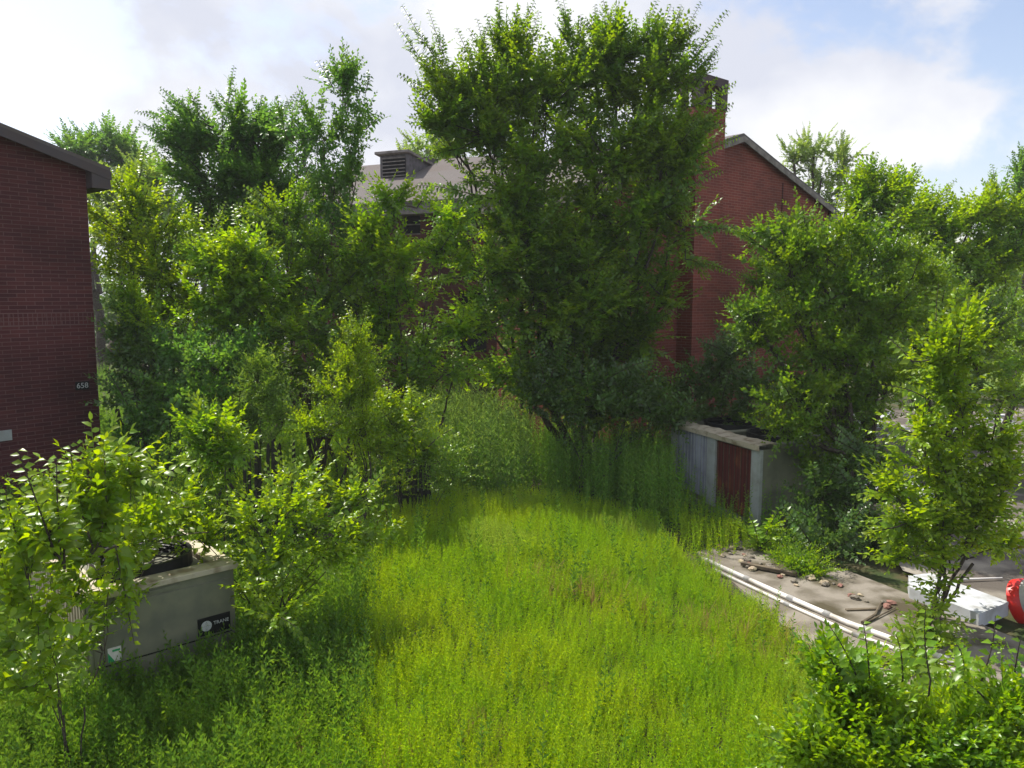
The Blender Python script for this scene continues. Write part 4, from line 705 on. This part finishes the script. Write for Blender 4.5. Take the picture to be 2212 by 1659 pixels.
# ------------------------------------------------------------------ weeds and grasses
def stalk(rs, h=.5, n=26, L=.06, Wd=.016, kind='kite', ang=38, bend=.1, low=.1):
    V, T = sprig(rs, length=h, n=n, L=L, Wd=Wd, kind=kind, spiral=True, ang=ang, curve=bend*rs.uniform(-1, 1), taper=.55, droop=.1)
    return V, T
def blades(rs, n=10, h=.5, sp=.5):
    V = []; T = []; c = 0
    for i in range(n):
        a = rs.uniform(0, 6.28); l = h*rs.uniform(.6, 1.1); e = rs.uniform(.25, 1.0)*sp; o = rs.uniform(-.04, .04, 2); wd = .0035
        pts = [(o[0]+math.cos(a)*e*l*t*t, o[1]+math.sin(a)*e*l*t*t, l*(t-.25*e*t*t)) for t in (0, .4, .75, 1)]
        px, py = -math.sin(a)*wd, math.cos(a)*wd
        for k, p in enumerate(pts): f = (1, .9, .6, .1)[k]; V += [(p[2], p[0]+px*f, p[1]+py*f), (p[2], p[0]-px*f, p[1]-py*f)]
        for k in range(3): T += [(c+2*k, c+2*k+1, c+2*k+3), (c+2*k, c+2*k+3, c+2*k+2)]
        c += 8
    return np.array(V, np.float32), np.array(T, np.int32)
rw = np.random.default_rng(77)
WS = [stalk(rw, .5, 24, .055, .020, 'kite', 52) for _ in range(8)]
WB = [stalk(rw, .6, 30, .088, .034, 'fold', 48) for _ in range(6)]
WT = [stalk(rw, 1.0, 34, .085, .030, 'kite', 50, .06) for _ in range(7)]
WD = [blades(rw) for _ in range(7)]
def inside(P, poly):
    x, y = P[:, 0], P[:, 1]; r = np.zeros(len(P), bool); n = len(poly)
    for i in range(n):
        x0, y0 = poly[i][0], poly[i][1]; x1, y1 = poly[(i+1) % n][0], poly[(i+1) % n][1]
        r ^= ((y0 > y) != (y1 > y)) & (x < (x1-x0)*(y-y0)/(y1-y0+1e-12)+x0)
    return r
def noise2(P, s, sd_=0):
    r = np.random.default_rng(sd_); v = 0
    for k in range(5):
        f = s*(1.7**k)*r.normal(0, 1, (2, 2)); ph = r.uniform(0, 6.28, 2); v = v+(np.sin(P@f[:, 0]+ph[0])*np.sin(P@f[:, 1]+ph[1]))/(1.35**k)
    return v/2
def px_poly(pts, z): return [tuple(G(x, y, z)[:2]) for x, y in pts]
lc = np.array(ac.matrix_basis.translation); 
def box_poly(o, rz_, w_, d_, g=.03):
    R2 = Matrix.Rotation(rz_, 2); return [tuple(Vector((o[0], o[1])) + R2 @ Vector(q)) for q in ((-g, -g), (w_+g, -g), (w_+g, d_+g), (-g, d_+g))]
AVOID = [[tuple(p[:2]) for p in PAD], LOT, box_poly(ac.location, rz, wd, dp), box_poly(ac2.location, rz2, WX, L, .05)]
AVOIDB = []
for o_, r_, w_, d_ in ((orgL, TL, 2*HWL, 9), (orgG, TG, 2*HWG, 4.2), (orgW, TW, 9.2, 9.6)): AVOIDB.append(box_poly(o_, r_, w_, d_, .1))
def pts(region, density, avoid=True, thin=None, seed=0):
    r = np.random.default_rng(seed); A = np.array(region); lo = A.min(0); hi = A.max(0); n = int((hi-lo).prod()*density); P = r.uniform(lo, hi, (n, 2)); P = P[inside(P, region)]
    for q in (AVOID if avoid else []) + AVOIDB: P = P[~inside(P, q)]
    # keep what the view could reach
    P = P[np.abs(P[:, 0]) < P[:, 1]*.76+1.6]
    return P
def stuff(name, label, P, protos, h, m, seed, lean=.22):
    r = np.random.default_rng(seed); d = np.column_stack([r.normal(0, lean, len(P)), r.normal(0, lean, len(P)), np.ones(len(P))]); yaw = r.uniform(0, 6.28, len(P))
    V, T = scatter(protos, np.column_stack([P, mound(P[:, 0], P[:, 1])-.03]), d, h, up=(1, 0, 0), rolls=1.5, rs=r); o = trimesh(name, V, T, m); o['label'] = label; o['kind'] = 'stuff'; return o
# bright meadow weeds: the big sunlit patch and everything around it up to 11 m
FIELD = [(-9, 2.5), (9, 2.5), *[tuple(G(x, y, .34)[:2]) for x, y in ((2212, 1560), (2000, 1480), (1850, 1420), (1750, 1360), (1640, 1275), (1490, 1190))], (2.4, 13.4), (1.2, 14.9), (-1.3, 15.0), (-2.6, 14.0), (-5.2, 11.0), (-9, 9.5)]
P = pts(FIELD, 520, seed=1); nn = noise2(P, .9, 3); far = P[:, 1]
hf = .64 + .16*nn + .10*np.sin(P[:, 0]*5)*np.sin(P[:, 1]*4.3) + .13*noise2(P, 3.2, 31); hf = np.clip(hf, .42, 1.1)*np.random.default_rng(4).uniform(.75, 1.2, len(P))
keep = (np.random.default_rng(5).random(len(P)) < np.clip(1.15-.06*(far-5), .5, 1))
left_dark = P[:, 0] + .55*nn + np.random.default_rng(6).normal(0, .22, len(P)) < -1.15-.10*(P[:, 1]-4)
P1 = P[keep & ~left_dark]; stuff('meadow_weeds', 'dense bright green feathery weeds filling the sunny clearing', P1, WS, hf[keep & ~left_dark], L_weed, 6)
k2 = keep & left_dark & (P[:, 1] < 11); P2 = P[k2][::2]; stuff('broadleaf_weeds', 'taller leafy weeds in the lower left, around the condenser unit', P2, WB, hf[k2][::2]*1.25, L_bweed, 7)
bw = np.random.default_rng(44).random(len(P)) < .012*np.clip(1+noise2(P, .8, 51), 0, 3); P4 = P[bw & ~left_dark]; stuff('broadleaf_weeds', 'scattered taller leafy weeds standing out of the sunny clearing', P4, WB, np.random.default_rng(45).uniform(.7, 1.15, len(P4)), L_bweed, 46, .15)
k3 = ((noise2(P, 1.3, 9) > .38) | (noise2(P, .7, 12) > .62)) & (P[:, 1] < 10) & (P[:, 0] > -2.3); P3 = P[k3][::13]; stuff('dry_grass', 'wisps of tan dry grass arching among the weeds', P3, WD, np.random.default_rng(1).uniform(.55, .9, len(P3)), L_straw, 8, .4)
# tall weeds behind
BACK = [(-16, 9), (-5.2, 10.6), (-2.7, 14.2), (-1.4, 15.3), (1.4, 15.2), (2.6, 13.8), (3.3, 12.8), (5.6, 12.2), (8, 19), (16, 40), (-30, 40), (-20, 20)]
P = pts(BACK, 34, seed=11); P = P[(P[:, 1] < 24) | (np.random.default_rng(3).random(len(P)) < .35)]; nn = noise2(P, .5, 21)
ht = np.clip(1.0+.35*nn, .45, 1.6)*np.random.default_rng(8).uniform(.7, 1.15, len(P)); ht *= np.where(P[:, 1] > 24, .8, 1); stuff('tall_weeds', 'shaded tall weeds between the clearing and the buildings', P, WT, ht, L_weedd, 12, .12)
TALL = px_poly(((850, 1010), (930, 1055), (1010, 1060), (1140, 1060), (1150, 960), (1120, 900), (960, 880), (880, 930)), 0.2)
P = pts(TALL, 48, seed=14); stuff('goldenrod_patch', 'pale green tall upright weeds at the back of the clearing', P, WT, np.random.default_rng(2).uniform(.85, 1.8, len(P)), L_gold, 15, .06)
RT = px_poly(((1170, 1075), (1480, 1150), (1430, 1010), (1180, 960)), 0.1)
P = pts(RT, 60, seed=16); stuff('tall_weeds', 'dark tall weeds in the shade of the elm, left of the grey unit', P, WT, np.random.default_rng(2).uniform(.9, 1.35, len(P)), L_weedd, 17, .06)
LM = [tuple(G(x, y, 0)[:2]) for x, y in ((330, 1150), (560, 1150), (820, 1080), (700, 990), (400, 1000), (300, 1060))]
P = pts(LM, 80, seed=18); stuff('meadow_weeds', 'soft green weeds behind the left condenser unit, below the fence', P, WT, np.random.default_rng(2).uniform(.5, .85, len(P)), L_weed, 19, .15)
EDGE = [tuple(G(x, y, 0)[:2]) for x, y in ((1440, 1140), (1500, 1215), (1620, 1200), (1600, 1150), (1480, 1110))]
P = pts(EDGE, 90, avoid=False, seed=20); P = P[~inside(P, AVOID[3])]; stuff('meadow_weeds', 'upright sunlit weeds at the foot of the grey unit', P, WS, np.random.default_rng(2).uniform(.6, 1.15, len(P)), L_weed, 21, .08)
CR = np.array([tuple(p[:2]) for p in PAD]); P = pts([tuple(p) for p in CR], 30, avoid=False, seed=22); P = P[noise2(P, 1.6, 5) > .55][:120]
if len(P): stuff('crack_weeds', 'small tufts of weeds on the concrete', P, WD+WS, .35, L_weedd, 23, .3)
print('tris', sum(len(o.data.polygons) for o in S.objects if o.type == 'MESH'))
# ------------------------------------------------------------------ added volume standing in for a window-glare haze
b = MB(); b.box(-75, 85, -8, 95, -1, 16); m = bpy.data.materials.new('veil_air'); m.use_nodes = True; t = m.node_tree; t.nodes.clear()
o_ = t.nodes.new('ShaderNodeOutputMaterial'); v_ = t.nodes.new('ShaderNodeVolumePrincipled'); v_.inputs['Density'].default_value = .0008; v_.inputs['Color'].default_value = (.95, .97, 1, 1); t.links.new(v_.outputs[0], o_.inputs['Volume'])
tag(b.build('veil', m), 'thin added window-glare haze in the air', kind='stuff')
